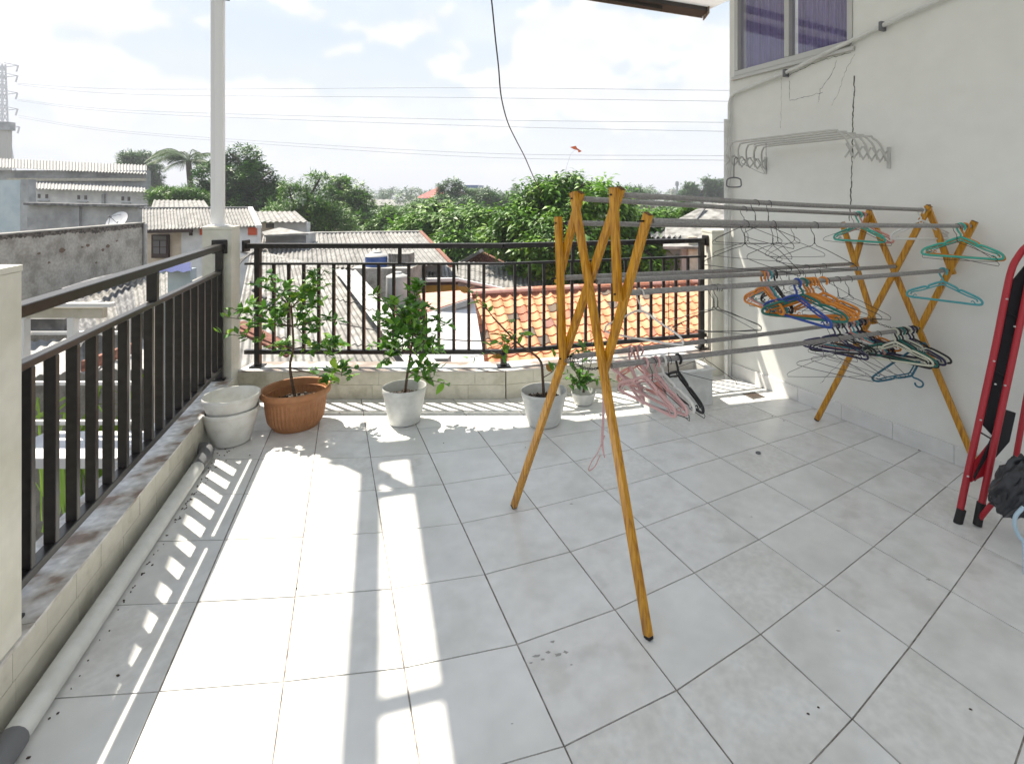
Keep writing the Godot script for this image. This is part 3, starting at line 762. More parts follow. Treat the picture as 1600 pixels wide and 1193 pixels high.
# ---------------------------------------------------------------- drying rack
var TB := {}          # rack tubes by name: [end at the near frame, end at the far frame]
func rack_frame(t: Node3D, f1: Vector3, f2: Vector3, px: Dictionary, side: float) -> Dictionary:
	var N := {}
	for k in px: N[k] = on_plane(px[k][0], px[k][1], f1, f2)
	N.F1 = f1; N.F2 = f2
	var ax := (f2 - f1).normalized()
	var nn := ax.cross(Vector3.UP).normalized() * side
	var members := [["leg", "T2", "F1", 0.0], ["leg", "T1", "F2", 1.0], ["strut", "T1", "L1", 0.0], ["strut", "T2", "L2", 1.0], ["strut", "U1", "D1", 1.0], ["strut", "U2", "D2", 0.0]]
	var pv := {"leg": [["C", 0.0]]}
	for m in members:
		var a: Vector3 = N[m[1]]; var b: Vector3 = N[m[2]]
		var off: Vector3 = nn * (m[3] * 0.027)
		var ext := (a - b).normalized() * 0.03
		var e2 := Vector3.ZERO if m[0] == "leg" else -ext
		if m[0] == "leg":
			b += (b - a).normalized() * 0.0
		var p0 := a + ext + off; var p1 := b + e2 + off
		if m[0] == "leg": p1.y = 0.012
		var g := G.new()
		g.bar(p0, p1, 0.025, 0.036, 0.002, nn.cross((p1 - p0).normalized()))
		var mi := part(t, m[0], g, M.wood)
		g = G.new(); g.bar(p0, p0 + (p0 - p1).normalized() * 0.002, 0.0235, 0.0345, 0.0, nn.cross((p1 - p0).normalized())); part(mi, "end_grain", g, M.wood_end)
		if m[0] == "leg":
			g = G.new(); g.bar(p1, p1 + (p1 - p0).normalized() * 0.012, 0.022, 0.033, 0.001, nn.cross((p1 - p0).normalized())); part(mi, "foot_pad", g, M.rubber)
	for k in ["T1", "T2", "U1", "U2", "L1", "L2", "C", "D1", "D2"]:
		var g := G.new()
		var c: Vector3 = N[k]
		g.tube([c - nn * 0.0155, c - nn * 0.022], 0.0075, 10); g.tube([c - nn * 0.0125, c + nn * 0.046], 0.004, 8); part(t, "bolt", g, M.bolt)
	N.nn = nn
	return N
func build_rack():
	var a1 := FL(803, 793); var a2 := FL(1021, 992); var b1 := FL(1277, 657); var b2 := FL(1529, 745)
	var t := thing("drying_rack", "folding clothes drying rack of yellow varnished wood scissor frames and grey steel tubes", "drying rack", (a1 + a2 + b1 + b2) / 4)
	var A := rack_frame(t, a1, a2, {"T1": [905, 310], "T2": [967, 304], "U1": [880, 348], "U2": [1010, 345], "L1": [874, 434], "C": [923, 440], "L2": [973, 458], "D1": [887, 558], "D2": [946, 572]}, 1.0)
	var B := rack_frame(t, b1, b2, {"T1": [1357, 335], "T2": [1449, 328], "U1": [1315, 354], "U2": [1520, 353], "L1": [1335, 412], "C": [1402, 416], "L2": [1484, 422], "D1": [1362, 500], "D2": [1438, 512]}, -1.0)
	for k in ["T1", "T2", "U1", "U2", "L1", "C", "L2", "D1", "D2"]:
		var p: Vector3 = A[k]; var q: Vector3 = B[k]
		TB[k] = [p, q]
		var d := (q - p).normalized()
		var mid := (p + q) / 2 + Vector3(0, -0.006, 0)
		var g := G.new(); g.tube([p + d * 0.03, mid, q - d * 0.03], 0.0125, 14); part(t, "tube", g, M.steel)
	# chains that keep the frames from spreading
	for e in [[A.D1, A.D2], [B.D1, B.D2]]:
		var g := G.new()
		var p: Vector3 = e[0]; var q: Vector3 = e[1]
		for k in 22:
			var f := (k + 0.5) / 22.0
			var c := p.lerp(q, f) - Vector3(0, 0.03 * sin(PI * f), 0)
			var dr := (q - p).normalized()
			var sd := Vector3.UP if k % 2 == 0 else dr.cross(Vector3.UP)
			var ring := []
			var ln := p.distance_to(q) / 22.0 * 0.68
			for j in 8: ring.append(c + dr * cos(TAU * j / 8) * ln + sd * sin(TAU * j / 8) * 0.006)
			g.tube(ring, 0.0017, 5, true)
		part(t, "chain", g, M.chain)
	# wire ties round the lower joint of the near frame
	var wr := G.new()
	var tie: Vector3 = A.D1
	for k in 3:
		var ring := []
		for j in 10: ring.append(tie + Vector3(cos(TAU * j / 10) * 0.034, 0.012 * k - 0.02 + 0.008 * sin(TAU * j / 10 + k), sin(TAU * j / 10) * 0.034))
		wr.tube(ring, 0.002, 5, true)
	wr.tube(smooth([tie + Vector3(0.03, 0, 0), tie + Vector3(0.09, -0.01, 0.02), tie + Vector3(0.15, 0.03, 0.0)], 4), 0.002, 5)
	part(t, "wire_tie", wr, M.wire_light)

# ---------------------------------------------------------------- hangers
var HK := {}
func arc(c: Vector3, r: float, a0: float, a1: float, n: int) -> Array:
	var out := []
	for k in n + 1:
		var a := deg_to_rad(lerpf(a0, a1, float(k) / n))
		out.append(c + Vector3(cos(a) * r, sin(a) * r, 0))
	return out
func hanger_proto(kind: String) -> Dictionary:      # meshes with the hook's inside top at the origin: the tube's top
	var hook := G.new(); var frame := G.new(); var extra := G.new(); var hooks := []
	match kind:
		"wire":
			hook.tube(arc(Vector3(0, -0.006, 0), 0.0205, -35, 190, 14) + [Vector3(-0.016, -0.028, 0), Vector3(-0.001, -0.05, 0), Vector3(0, -0.09, 0)], 0.0016, 6)
			frame.tube([Vector3(0, -0.085, 0), Vector3(0.012, -0.1, 0), Vector3(0.06, -0.115, 0), Vector3(0.19, -0.172, 0), Vector3(0.203, -0.184, 0), Vector3(0.2, -0.196, 0), Vector3(0.1, -0.2, 0), Vector3(-0.1, -0.2, 0), Vector3(-0.2, -0.196, 0), Vector3(-0.203, -0.184, 0), Vector3(-0.19, -0.172, 0), Vector3(-0.06, -0.115, 0), Vector3(-0.012, -0.1, 0)], 0.0016, 6, true)
			var tw := []
			for k in 18: tw.append(Vector3(cos(k * 1.4) * 0.003, -0.062 - k * 0.0017, sin(k * 1.4) * 0.003))
			extra.tube(tw, 0.0012, 5)
		"round":       # coated tubular hanger
			hook.tube(arc(Vector3(0, -0.006, 0), 0.021, -40, 200, 14) + [Vector3(-0.012, -0.034, 0), Vector3(0, -0.055, 0), Vector3(0, -0.075, 0)], 0.0035, 8)
			frame.tube(smooth([Vector3(0, -0.075, 0), Vector3(0.1, -0.115, 0), Vector3(0.185, -0.152, 0), Vector3(0.205, -0.172, 0), Vector3(0.19, -0.19, 0), Vector3(0, -0.194, 0), Vector3(-0.19, -0.19, 0), Vector3(-0.205, -0.172, 0), Vector3(-0.185, -0.152, 0), Vector3(-0.1, -0.115, 0)], 4, true), 0.0042, 8, true)
			extra.tube([Vector3(-0.006, -0.078, 0), Vector3(0.006, -0.078, 0)], 0.0055, 8)
		_:             # moulded plastic: shoulders with strap notches, bar with hooked ends
			var sc := 0.82 if kind == "child" else 1.0
			hook.tube(arc(Vector3(0, -0.005, 0), 0.022, -50, 195, 14) + [Vector3(-0.014, -0.03, 0), Vector3(-0.002, -0.048, 0), Vector3(0, -0.066, 0)], 0.0056, 8)
			for s in [-1.0, 1.0]:
				frame.tube(smooth([Vector3(0, -0.064, 0), Vector3(s * 0.035 * sc, -0.078, 0), Vector3(s * 0.075 * sc, -0.098, 0), Vector3(s * 0.083 * sc, -0.115, 0), Vector3(s * 0.096 * sc, -0.107, 0), Vector3(s * 0.16 * sc, -0.132, 0), Vector3(s * 0.19 * sc, -0.148, 0), Vector3(s * 0.202 * sc, -0.168, 0), Vector3(s * 0.185 * sc, -0.182, 0), Vector3(s * 0.1 * sc, -0.183, 0), Vector3(0, -0.183, 0)], 3), 0.0068, 8)
				frame.tube(smooth([Vector3(0, -0.083, 0), Vector3(s * 0.05 * sc, -0.103, 0), Vector3(s * 0.12 * sc, -0.134, 0), Vector3(s * 0.17 * sc, -0.15, 0), Vector3(s * 0.178 * sc, -0.165, 0)], 3), 0.0045, 6)
				var sh := G.new()
				sh.tube(smooth([Vector3(s * 0.168 * sc, -0.179, 0), Vector3(s * 0.155 * sc, -0.163, 0), Vector3(s * 0.145 * sc, -0.17, 0)], 3), 0.003, 6)
				hooks.append(sh.mesh())
			extra.tube(arc(Vector3(0, -0.076, 0), 0.011, 0, 360, 12), 0.003, 6)
	return {"hook": hook.mesh(), "frame": frame.mesh(), "extra": extra.mesh(), "hooks": hooks, "extra_name": "twist" if kind == "wire" else "collar"}
func hang(called: String, kind: String, mat: Material, at: Vector3, basis: Basis, label: String, group := "") -> Node3D:
	if not HK.has(kind): HK[kind] = hanger_proto(kind)
	var o := thing(called, label, "hanger", at, group)
	o.basis = basis
	for k in ["hook", "frame", "extra"]:
		var mi := MeshInstance3D.new()
		mi.name = HK[kind].extra_name if k == "extra" else k
		mi.mesh = HK[kind][k]; mi.material_override = mat
		o.add_child(mi, true)
	for m in HK[kind].hooks:
		var mi := MeshInstance3D.new()
		mi.name = "strap_hook"; mi.mesh = m; mi.material_override = mat
		o.add_child(mi, true)
	return o
func on_tube(tube: String, f: float, yaw := 0.0, roll := 0.0, swing := 0.0) -> Array:   # place and turn of a hanger hooked over a rack tube
	var p: Vector3 = TB[tube][0]; var q: Vector3 = TB[tube][1]
	var d := (q - p).normalized()
	var at := p.lerp(q, f) + Vector3(0, -0.006 * (1.0 - absf(2 * f - 1)) - 0.001, 0)
	var x := d.cross(Vector3.UP).normalized()
	var b := Basis(Vector3.UP, yaw) * Basis(x, Vector3.UP, x.cross(Vector3.UP))
	return [at, b * Basis(Vector3(0, 0, 1), roll) * Basis(Vector3(1, 0, 0), swing)]
func tube_f(tube: String, u: float) -> float:      # how far along a tube a photograph column lies
	var p: Vector3 = TB[tube][0]; var q: Vector3 = TB[tube][1]
	var k := (u - U0) / FP
	# (p.x + f dx) = k * -(p.z + f dz)
	return (-k * p.z - p.x) / ((q.x - p.x) + k * (q.z - p.z))
func build_hangers():
	rng.seed = 31
	var H1 := func(called, kind, mat, tube, u, label, group := "", yaw := 0.0, roll := 0.0, swing := 0.0):
		var f := clampf(tube_f(tube, u), 0.03, 0.97)
		var pl := on_tube(tube, f, yaw, roll, swing)
		return hang(called, kind, mat, pl[0], pl[1], label, group)
	# near frame
	H1.call("round_hanger", "round", M.pl_white, "L2", 1000, "white coated hanger alone on the rack tube beside the near wooden frame", "", 0.25, 0.05)
	# far right end of the outer tubes
	H1.call("plastic_hanger", "plastic", M.pl_teal, "U2", 1502, "turquoise plastic hanger on the upper tube end against the wooden frame", "", 0.28)
	H1.call("plastic_hanger", "plastic", M.pl_orange, "U2", 1508, "orange plastic hanger tucked behind the turquoise hanger on the upper tube", "", 0.12, -0.03)
	H1.call("plastic_hanger", "plastic", M.pl_blue_teal, "L2", 1476, "blue green plastic hanger alone below the turquoise one on the middle tube", "", 0.2)
	for e in [1495, 1512]:
		H1.call("wire_hanger", "wire", M.wire, "U2", e, "thin wire hanger sharing the upper tube end with the turquoise hanger", "wire hangers at the tube end", rng.randf_range(-0.1, 0.3), rng.randf_range(-0.15, 0.05))
	# pink and turquoise pair at the far frame top
	H1.call("plastic_hanger", "plastic", M.pl_pink, "T1", 1348, "pale pink plastic hanger at the top of the far wooden frame", "", 0.05)
	H1.call("plastic_hanger", "child", M.pl_teal, "T1", 1342, "small turquoise hanger behind the pale pink one at the far frame", "", 0.15)
	H1.call("plastic_hanger", "plastic", M.pl_white, "T2", 1440, "white plastic hanger at the end of the highest tube", "", 1.1, 0.0)
	for e in [1335, 1352]:
		H1.call("wire_hanger", "wire", M.wire, "T1", e, "thin wire hanger below the pink hanger at the far frame", "wire hangers by the pink hanger", rng.randf_range(-0.3, 0.3), rng.randf_range(-0.1, 0.1))
	# loose wire hangers along the upper tubes in front of the wall end
	for e in [["T1", 1162, 0.2], ["T2", 1180, 0.5], ["T2", 1202, -0.2], ["U1", 1170, 0.5], ["U1", 1215, -0.5], ["U2", 1164, 0.2], ["U2", 1209, -0.4], ["U2", 1273, 0.1], ["U1", 1240, 0.1]]:
		H1.call("wire_hanger", "wire", M.wire, e[0], e[1], "bare black wire hanger spaced out along the upper rack tubes", "wire hangers on the upper tubes", e[2] + rng.randf_range(-0.15, 0.15), rng.randf_range(-0.12, 0.12))
	# the trio near the end pillar
	for e in [1114, 1118, 1122]:
		H1.call("wire_hanger", "wire", M.wire_light if e == 1118 else M.wire, "L2", e, "wire hanger of a narrow trio hanging before the end pillar", "wire hanger trio", 1.05 + rng.randf_range(-0.12, 0.12), rng.randf_range(-0.1, 0.1))
	# coloured cluster on the middle tubes
	for e in [["C", 1192, M.pl_orange, "orange plastic hanger with its hook over the middle tube beside black hanger", -0.35, "plastic"], ["C", 1198, M.pl_pink, "salmon pink hanger between the orange and black hangers on the middle tube", -0.42, "plastic"], ["C", 1212, M.pl_black, "black plastic hanger on the middle tube beside the salmon pink hanger", -0.48, "plastic"], ["C", 1203, M.pl_blue_teal, "small blue green hanger wedged inside the orange hanger cluster", -0.3, "child"],
		["L2", 1246, M.pl_blue, "royal blue hanger with round loops in front of the cluster", 0.0, "plastic"], ["L2", 1255, M.pl_green, "dark green hanger just behind the royal blue one", 0.5, "plastic"], ["L2", 1262, M.pl_orange, "deep orange hanger first of the tilted orange row", 0.62, "plastic"], ["L2", 1267, M.pl_orange, "deep orange hanger second of the tilted orange row", 0.7, "plastic"], ["L2", 1272, M.pl_orange, "deep orange hanger third of the tilted orange row", 0.66, "plastic"], ["L2", 1286, M.pl_orange, "thin light orange hanger standing apart after the orange row", 0.85, "child"]]:
		H1.call("plastic_hanger", e[5], e[2], e[0], e[1], e[3], "", e[4], rng.randf_range(-0.06, 0.06))
	for e in 9:
		H1.call("wire_hanger", "wire", M.wire, ["L2", "C", "L1"][e % 3], 1290.0 + e * 6 if e % 3 == 0 else 1215.0 + e * 9, "thin wire hanger bunched among the coloured hangers on the middle tubes", "wire hangers on the middle tubes", rng.randf_range(-0.2, 0.9), rng.randf_range(-0.1, 0.1))
	# dense bunch on the lower tubes at the far end
	var low := [[M.pl_navy, "navy"], [M.pl_black, "black"], [M.pl_white, "white"], [M.pl_navy, "navy"], [M.pl_pink, "pink"], [M.pl_blue_teal, "blue green"], [M.pl_navy, "navy"], [M.pl_black, "black"], [M.pl_orange, "orange"]]
	for k in low.size():
		H1.call("plastic_hanger", "plastic", low[k][0], "D1", 1306 + k * 6, "%s hanger in the tight bunch on the inner low tube" % low[k][1], "hangers bunched on the inner low tube", 0.35 + rng.randf_range(-0.25, 0.25), rng.randf_range(-0.1, 0.1))
	var low2 := [[M.pl_cream, "cream"], [M.pl_black, "black"], [M.pl_green, "dark green"], [M.pl_black, "black"], [M.pl_cream, "cream"], [M.pl_navy, "navy"], [M.pl_black, "black"]]
	for k in low2.size():
		H1.call("plastic_hanger", "plastic", low2[k][0], "D2", 1398 + k * 5, "%s hanger in the tight bunch on the outer low tube" % low2[k][1], "hangers bunched on the outer low tube", 0.15 + rng.randf_range(-0.2, 0.3), rng.randf_range(-0.1, 0.1))
	for e in 10:
		H1.call("wire_hanger", "wire", M.wire if e % 3 else M.wire_light, "D1" if e % 2 else "D2", 1285.0 + e * 11, "thin wire hanger dangling from the crowded low tubes", "wire hangers on the low tubes", rng.randf_range(-0.3, 0.9), rng.randf_range(-0.15, 0.15))
	# a hanger hooked upside down on the bunch
	var up := on_tube("D2", tube_f("D2", 1428), 0.5)
	var o := hang("plastic_hanger", "plastic", M.pl_deep, up[0] + Vector3(0.02, -0.345, 0.03), up[1] * Basis(Vector3(0, 0, 1), PI + 0.75), "dark blue hanger dangling upside down under the low tubes", "")
	# pink and white bunch on the low tubes near the frame
	var nb := [["D1", 985, M.pl_mauve], ["D1", 993, M.pl_pink], ["D1", 1000, M.pl_mauve], ["D2", 1008, M.pl_mauve], ["D2", 1026, M.pl_mauve], ["D2", 1036, M.pl_white], ["D2", 1060, M.pl_black]]
	var words := ["dusty pink hanger first in the bunch low on the inner tube", "light pink hanger second in the bunch low on the inner tube", "dusty pink hanger last in the bunch low on the inner tube", "dusty pink hanger beside the white one on the outer low tube", "dusty pink hanger pressed against the white hanger over the planter", "white hanger hanging in front of the planter box", "black hanger hanging beside the white one before the planter"]
	for k in nb.size():
		H1.call("plastic_hanger", "plastic", nb[k][2], nb[k][0], nb[k][1], words[k], "", -0.15 + rng.randf_range(-0.25, 0.25), rng.randf_range(-0.15, 0.15))
	for e in [1020, 1046, 1062, 1100]:
		H1.call("wire_hanger", "wire", M.wire, "D2" if e != 1100 else "D1", e, "thin wire hanger low on the rack near the planter box", "wire hangers by the planter", rng.randf_range(-0.3, 0.3), rng.randf_range(-0.15, 0.15))
	# a strip of tape dangling from the rack
	var tape_at := P(938, 585, 2.62)
	var tp := thing("tape_strip", "grey pink strip of ribbon dangling from the low rack tube", "ribbon", tape_at)
	var g := G.new()
	var pts := smooth([P(940, 575, 2.62), P(943, 640, 2.62), P(941, 690, 2.62), P(945, 715, 2.62)], 5)
	for k in pts.size() - 1:
		var w0 := Vector3(0.006, 0, 0.004) * (0.3 + 0.7 * sin(PI * k / pts.size())); var w1 := Vector3(0.006, 0, 0.004) * (0.3 + 0.7 * sin(PI * (k + 1) / pts.size()))
		g.slab([pts[k] - w0, pts[k] + w0, pts[k + 1] + w1, pts[k + 1] - w1], Vector3(0, 0, 0.0012))
	pts = smooth([P(945, 680, 2.62), P(935, 705, 2.62), P(924, 722, 2.62), P(920, 735, 2.62), P(930, 728, 2.62), P(938, 710, 2.62)], 4)
	g.tube(pts, 0.003, 5)
	part(tp, "strip", g, M.pl_mauve)

# ---------------------------------------------------------------- folding rack on the wall
func build_wall_rack():
	var t := thing("wall_rack", "extending white metal towel rack fixed to the house wall under the window", "wall rack", WP(0.55, 1.93, 0))
	var S := [-0.02, 1.10]
	var rods := 5
	var reach := 0.45
	for s in S:
		var g := G.new(); wbox(g, s - 0.012, s + 0.012, 1.88, 2.03, 0.0005, 0.014, 0.002); part(t, "wall_plate", g, M.alu)
		# scissor links
		for k in rods:
			var o0 := 0.014 + reach * k / rods; var o1 := 0.014 + reach * (k + 1) / rods
			var rise0 := 0.0 + 0.03 * k / rods; var rise1 := 0.03 * (k + 1) / rods
			g = G.new(); g.bar(WP(s + 0.004, 1.915 + rise0, o0), WP(s + 0.004, 2.005 + rise1, o1), 0.004, 0.012, 0.0); part(t, "scissor_link", g, M.alu)
			g = G.new(); g.bar(WP(s - 0.004, 2.005 + rise0, o0), WP(s - 0.004, 1.915 + rise1, o1), 0.004, 0.012, 0.0); part(t, "scissor_link", g, M.alu)
	for k in rods:
		var o := 0.014 + reach * (k + 0.75) / rods
		var y := 1.93 + 0.03 * k / rods
		var path := []
		for e in [[S[1], 0.0, 0.0], [S[1] - 0.005, 0.06, 0.012], [S[1] - 0.02, 0.12, 0.035], [S[1] - 0.06, 0.165, 0.055], [S[1] - 0.12, 0.18, 0.06], [0.5, 0.18, 0.06], [S[0] + 0.12, 0.18, 0.06], [S[0] + 0.06, 0.165, 0.055], [S[0] + 0.02, 0.12, 0.035], [S[0] + 0.005, 0.06, 0.012], [S[0], 0.0, 0.0]]:
			path.append(WP(e[0], y + e[1], o + e[2] - 0.04))
		var g := G.new(); g.tube(smooth(path, 2), 0.0075, 8); part(t, "rod", g, M.alu)
	var ang := Basis(Vector3(-0.887, 0, 0.4617), Vector3.UP, Vector3(-0.887, 0, 0.4617).cross(Vector3.UP))
	var o1 := hang("wire_hanger", "wire", M.wire_light, WP(0.235, 2.105, 0.27), Basis(Vector3.UP, 0.75) * ang, "grey wire hanger hooked on the middle rod of the wall rack")
	var o2 := hang("wire_hanger", "wire", M.wire_light, WP(0.05, 2.11, 0.2), Basis(Vector3.UP, 0.3) * ang * Basis(Vector3(0, 0, 1), 0.2), "thin wire hanger crossing behind the other at the wall rack end")
	var cl := thing("clip_hanger", "small grey hanger with a rounded square frame at the wall rack end", "hanger", WP(-0.16, 1.9, 0.36))
	var c := P(1147, 285, 4.72)
	cl.position = c
	var g := G.new()
	var loop := []
	for e in [[-0.05, 0.03], [-0.06, 0.0], [-0.05, -0.035], [0.05, -0.035], [0.06, 0.0], [0.05, 0.03], [0.0, 0.042]]: loop.append(c + Vector3(e[0], e[1], 0))
	g.tube(smooth(loop, 4, true), 0.006, 8, true); part(cl, "frame", g, M.pvc_grey)
	g = G.new(); g.tube([c + Vector3(0, 0.04, 0), c + Vector3(0, 0.13, 0), c + Vector3(0.006, 0.2, 0), c + Vector3(0.02, 0.215, 0), c + Vector3(0.034, 0.2, 0)], 0.004, 8); part(cl, "hook", g, M.pvc_grey)

# ---------------------------------------------------------------- pots and plants
func leaf_mesh(l: float, w: float, bend: float) -> ArrayMesh:
	var g := G.new()
	var ctr := []; var lf := []; var rt := []
	for k in 5:
		var f := k / 4.0
		var ww := w * 0.5 * sin(PI * pow(f, 0.8)) if k > 0 and k < 4 else 0.0
		var p := Vector3(0, -bend * f * f * l, l * f)
		ctr.append(p); lf.append(p + Vector3(-ww, ww * 0.35, 0)); rt.append(p + Vector3(ww, ww * 0.35, 0))
	for k in 4:
		var nl := Vector3(0.3, 1, bend).normalized(); var nr := Vector3(-0.3, 1, bend).normalized()
		g.tri(ctr[k], ctr[k + 1], lf[k + 1], nl, nl, nl)
		if k > 0: g.tri(ctr[k], lf[k + 1], lf[k], nl, nl, nl)
		g.tri(ctr[k], ctr[k + 1], rt[k + 1], nr, nr, nr)
		if k > 0: g.tri(ctr[k], rt[k + 1], rt[k], nr, nr, nr)
	return g.mesh()
var LM := []
var BP := []
func leaf_at(t: Node3D, p: Vector3, dir: Vector3, size: float, mats: Array):
	if LM.is_empty(): LM = [leaf_mesh(1.0, 0.56, 0.15), leaf_mesh(1.0, 0.62, 0.35), leaf_mesh(1.0, 0.5, -0.1)]
	var z := dir.normalized()
	var up := (Vector3.UP + Vector3(rng.randfn(0, 0.35), 0, rng.randfn(0, 0.35))).normalized()
	if absf(z.dot(up)) > 0.97: up = Vector3.RIGHT
	var x := up.cross(z).normalized()
	piece(t, "leaf", LM[rng.randi() % 3], mats[rng.randi() % mats.size()], Transform3D(Basis(x * size, z.cross(x) * size, z * size), p))
func extra_leaves(t: Node3D, ends: Array, n: int, size: float, mat: Material, spread: float):
	var g := G.new()
	for k in n:
		var p: Vector3 = BP[rng.randi() % BP.size()] + Vector3(rng.randfn(0, spread), rng.randfn(0, spread), rng.randfn(0, spread))
		var z := Vector3(rng.randfn(), rng.randfn(0.1, 0.5), rng.randfn()).normalized()
		var x := z.cross(Vector3(rng.randfn(0, 0.3), 1, rng.randfn(0, 0.3))).normalized()
		var s := size * rng.randf_range(0.6, 1.1)
		var up := x.cross(z).normalized(); if up.y < 0: up = -up
		g.tri(p, p + z * s * 0.5 + x * s * 0.26, p + z * s, up, up, up)
		g.tri(p, p + z * s, p + z * s * 0.5 - x * s * 0.26, up, up, up)
	var mi := part(t, "small_leaves", g, mat)
	mi.set_meta("kind", "stuff")
func grow(t: Node3D, twigs: G, a: Vector3, b: Vector3, r: float, nleaf: int, size: float, mats: Array, sag := 0.0):
	var mid := (a + b) / 2 + Vector3(rng.randfn(0, 0.02), rng.randfn(0.02, 0.015), rng.randfn(0, 0.02))
	var pts := smooth([a, mid, b], 5)
	twigs.tube(pts, r, 6, false, r * 0.4)
	for k in range(3, pts.size()): BP.append(pts[k])
	for k in nleaf:
		var f := 0.35 + 0.65 * (k + rng.randf()) / nleaf
		var i := mini(int(f * (pts.size() - 1)), pts.size() - 2)
		var p: Vector3 = pts[i].lerp(pts[i + 1], f * (pts.size() - 1) - i)
		var d: Vector3 = (pts[i + 1] - pts[i]).normalized()
		var out := Vector3(rng.randfn(0, 1), rng.randfn(0.25, 0.5), rng.randfn(0, 1)).normalized()
		leaf_at(t, p, d * 0.6 + out, size * rng.randf_range(0.65, 1.15), mats)
func citrus(t: Node3D, foot: Vector3, trunk: Array, tips: Array, size: float, per: int, mats: Array):
	BP = []
	var stem := G.new()
	stem.tube(smooth([foot] + trunk, 4), 0.011, 8, false, 0.006)
	part(t, "stem", stem, M.twig)
	var twigs := G.new()
	for e in tips:
		var tip: Vector3 = e[0]
		var from: Vector3 = trunk[e[1]]
		grow(t, twigs, from, tip, 0.0042, per, size, mats)
		for k in e[2]:
			var m := from.lerp(tip, rng.randf_range(0.35, 0.85))
			grow(t, twigs, m, m + Vector3(rng.randfn(0, 0.07), rng.randfn(0.04, 0.05), rng.randfn(0, 0.07)), 0.0026, int(per * 0.75), size, mats)
	part(t, "branches", twigs, M.twig)
func pot(called: String, label: String, c: Vector3, r0: float, r1: float, h: float, mat: Material, terra := false) -> Node3D:
	var t := thing(called, label, "plant pot", c)
	var g := G.new()
	if terra:
		g.lathe(c, [[0.0, 0.004], [r0 * 0.9, 0.004], [r0 * 0.97, 0.0], [r0 * 0.97, 0.0], [r0 * 1.04, 0.015], [lerpf(r0, r1, 0.34), h * 0.2], [lerpf(r0, r1, 0.48), h * 0.42], [lerpf(r0, r1, 0.58), h * 0.74], [lerpf(r0, r1, 0.59), h * 0.82], [lerpf(r0, r1, 0.59), h * 0.82], [r1 * 0.955, h * 0.825], [r1 * 0.955, h * 0.825], [r1 * 0.99, h * 0.84], [r1, h * 0.88], [r1, h * 0.96], [r1 * 0.985, h * 0.99], [r1 * 0.965, h], [r1 * 0.94, h * 0.985], [r1 * 0.92, h * 0.95], [r1 * 0.84, h * 0.6], [r1 * 0.78, h * 0.45]], 200, 0.0, 44, 0.007, 5, 7)
	else:
		g.lathe(c, [[0.0, 0.004], [r0 * 0.94, 0.003], [r0, 0.008], [lerpf(r0, r1, 0.4), h * 0.33], [lerpf(r0, r1, 0.72), h * 0.66], [lerpf(r0, r1, 0.93), h * 0.86], [lerpf(r0, r1, 0.93), h * 0.86], [r1, h * 0.87], [r1 * 1.008, h * 0.93], [r1, h * 0.995], [r1 * 0.985, h], [r1 * 0.965, h * 0.99], [r1 * 0.95, h * 0.9], [r1 * 0.84, h * 0.5]], 56, 0.006)
	part(t, "shell", g, mat)
	return t
func soil(t: Node3D, c: Vector3, r: float, y: float):
	var g := G.new()
	rng.seed = int(absf(c.x) * 1000)
	var prof := []
	g.lathe(c + Vector3(0, y, 0), [[r, 0.0], [r * 0.8, 0.012], [r * 0.5, 0.004], [r * 0.25, 0.014], [0.0, 0.012]], 26, 0.02)
	for k in 90:
		var a := rng.randf() * TAU; var rr := r * sqrt(rng.randf()) * 0.92
		g.box(Transform3D(Basis(Vector3(rng.randf(), rng.randf(), rng.randf()).normalized(), rng.randf() * TAU), c + Vector3(cos(a) * rr, y + 0.012, sin(a) * rr)), Vector3.ONE * rng.randf_range(0.006, 0.02), 0.002)
	part(t, "soil", g, M.soil)
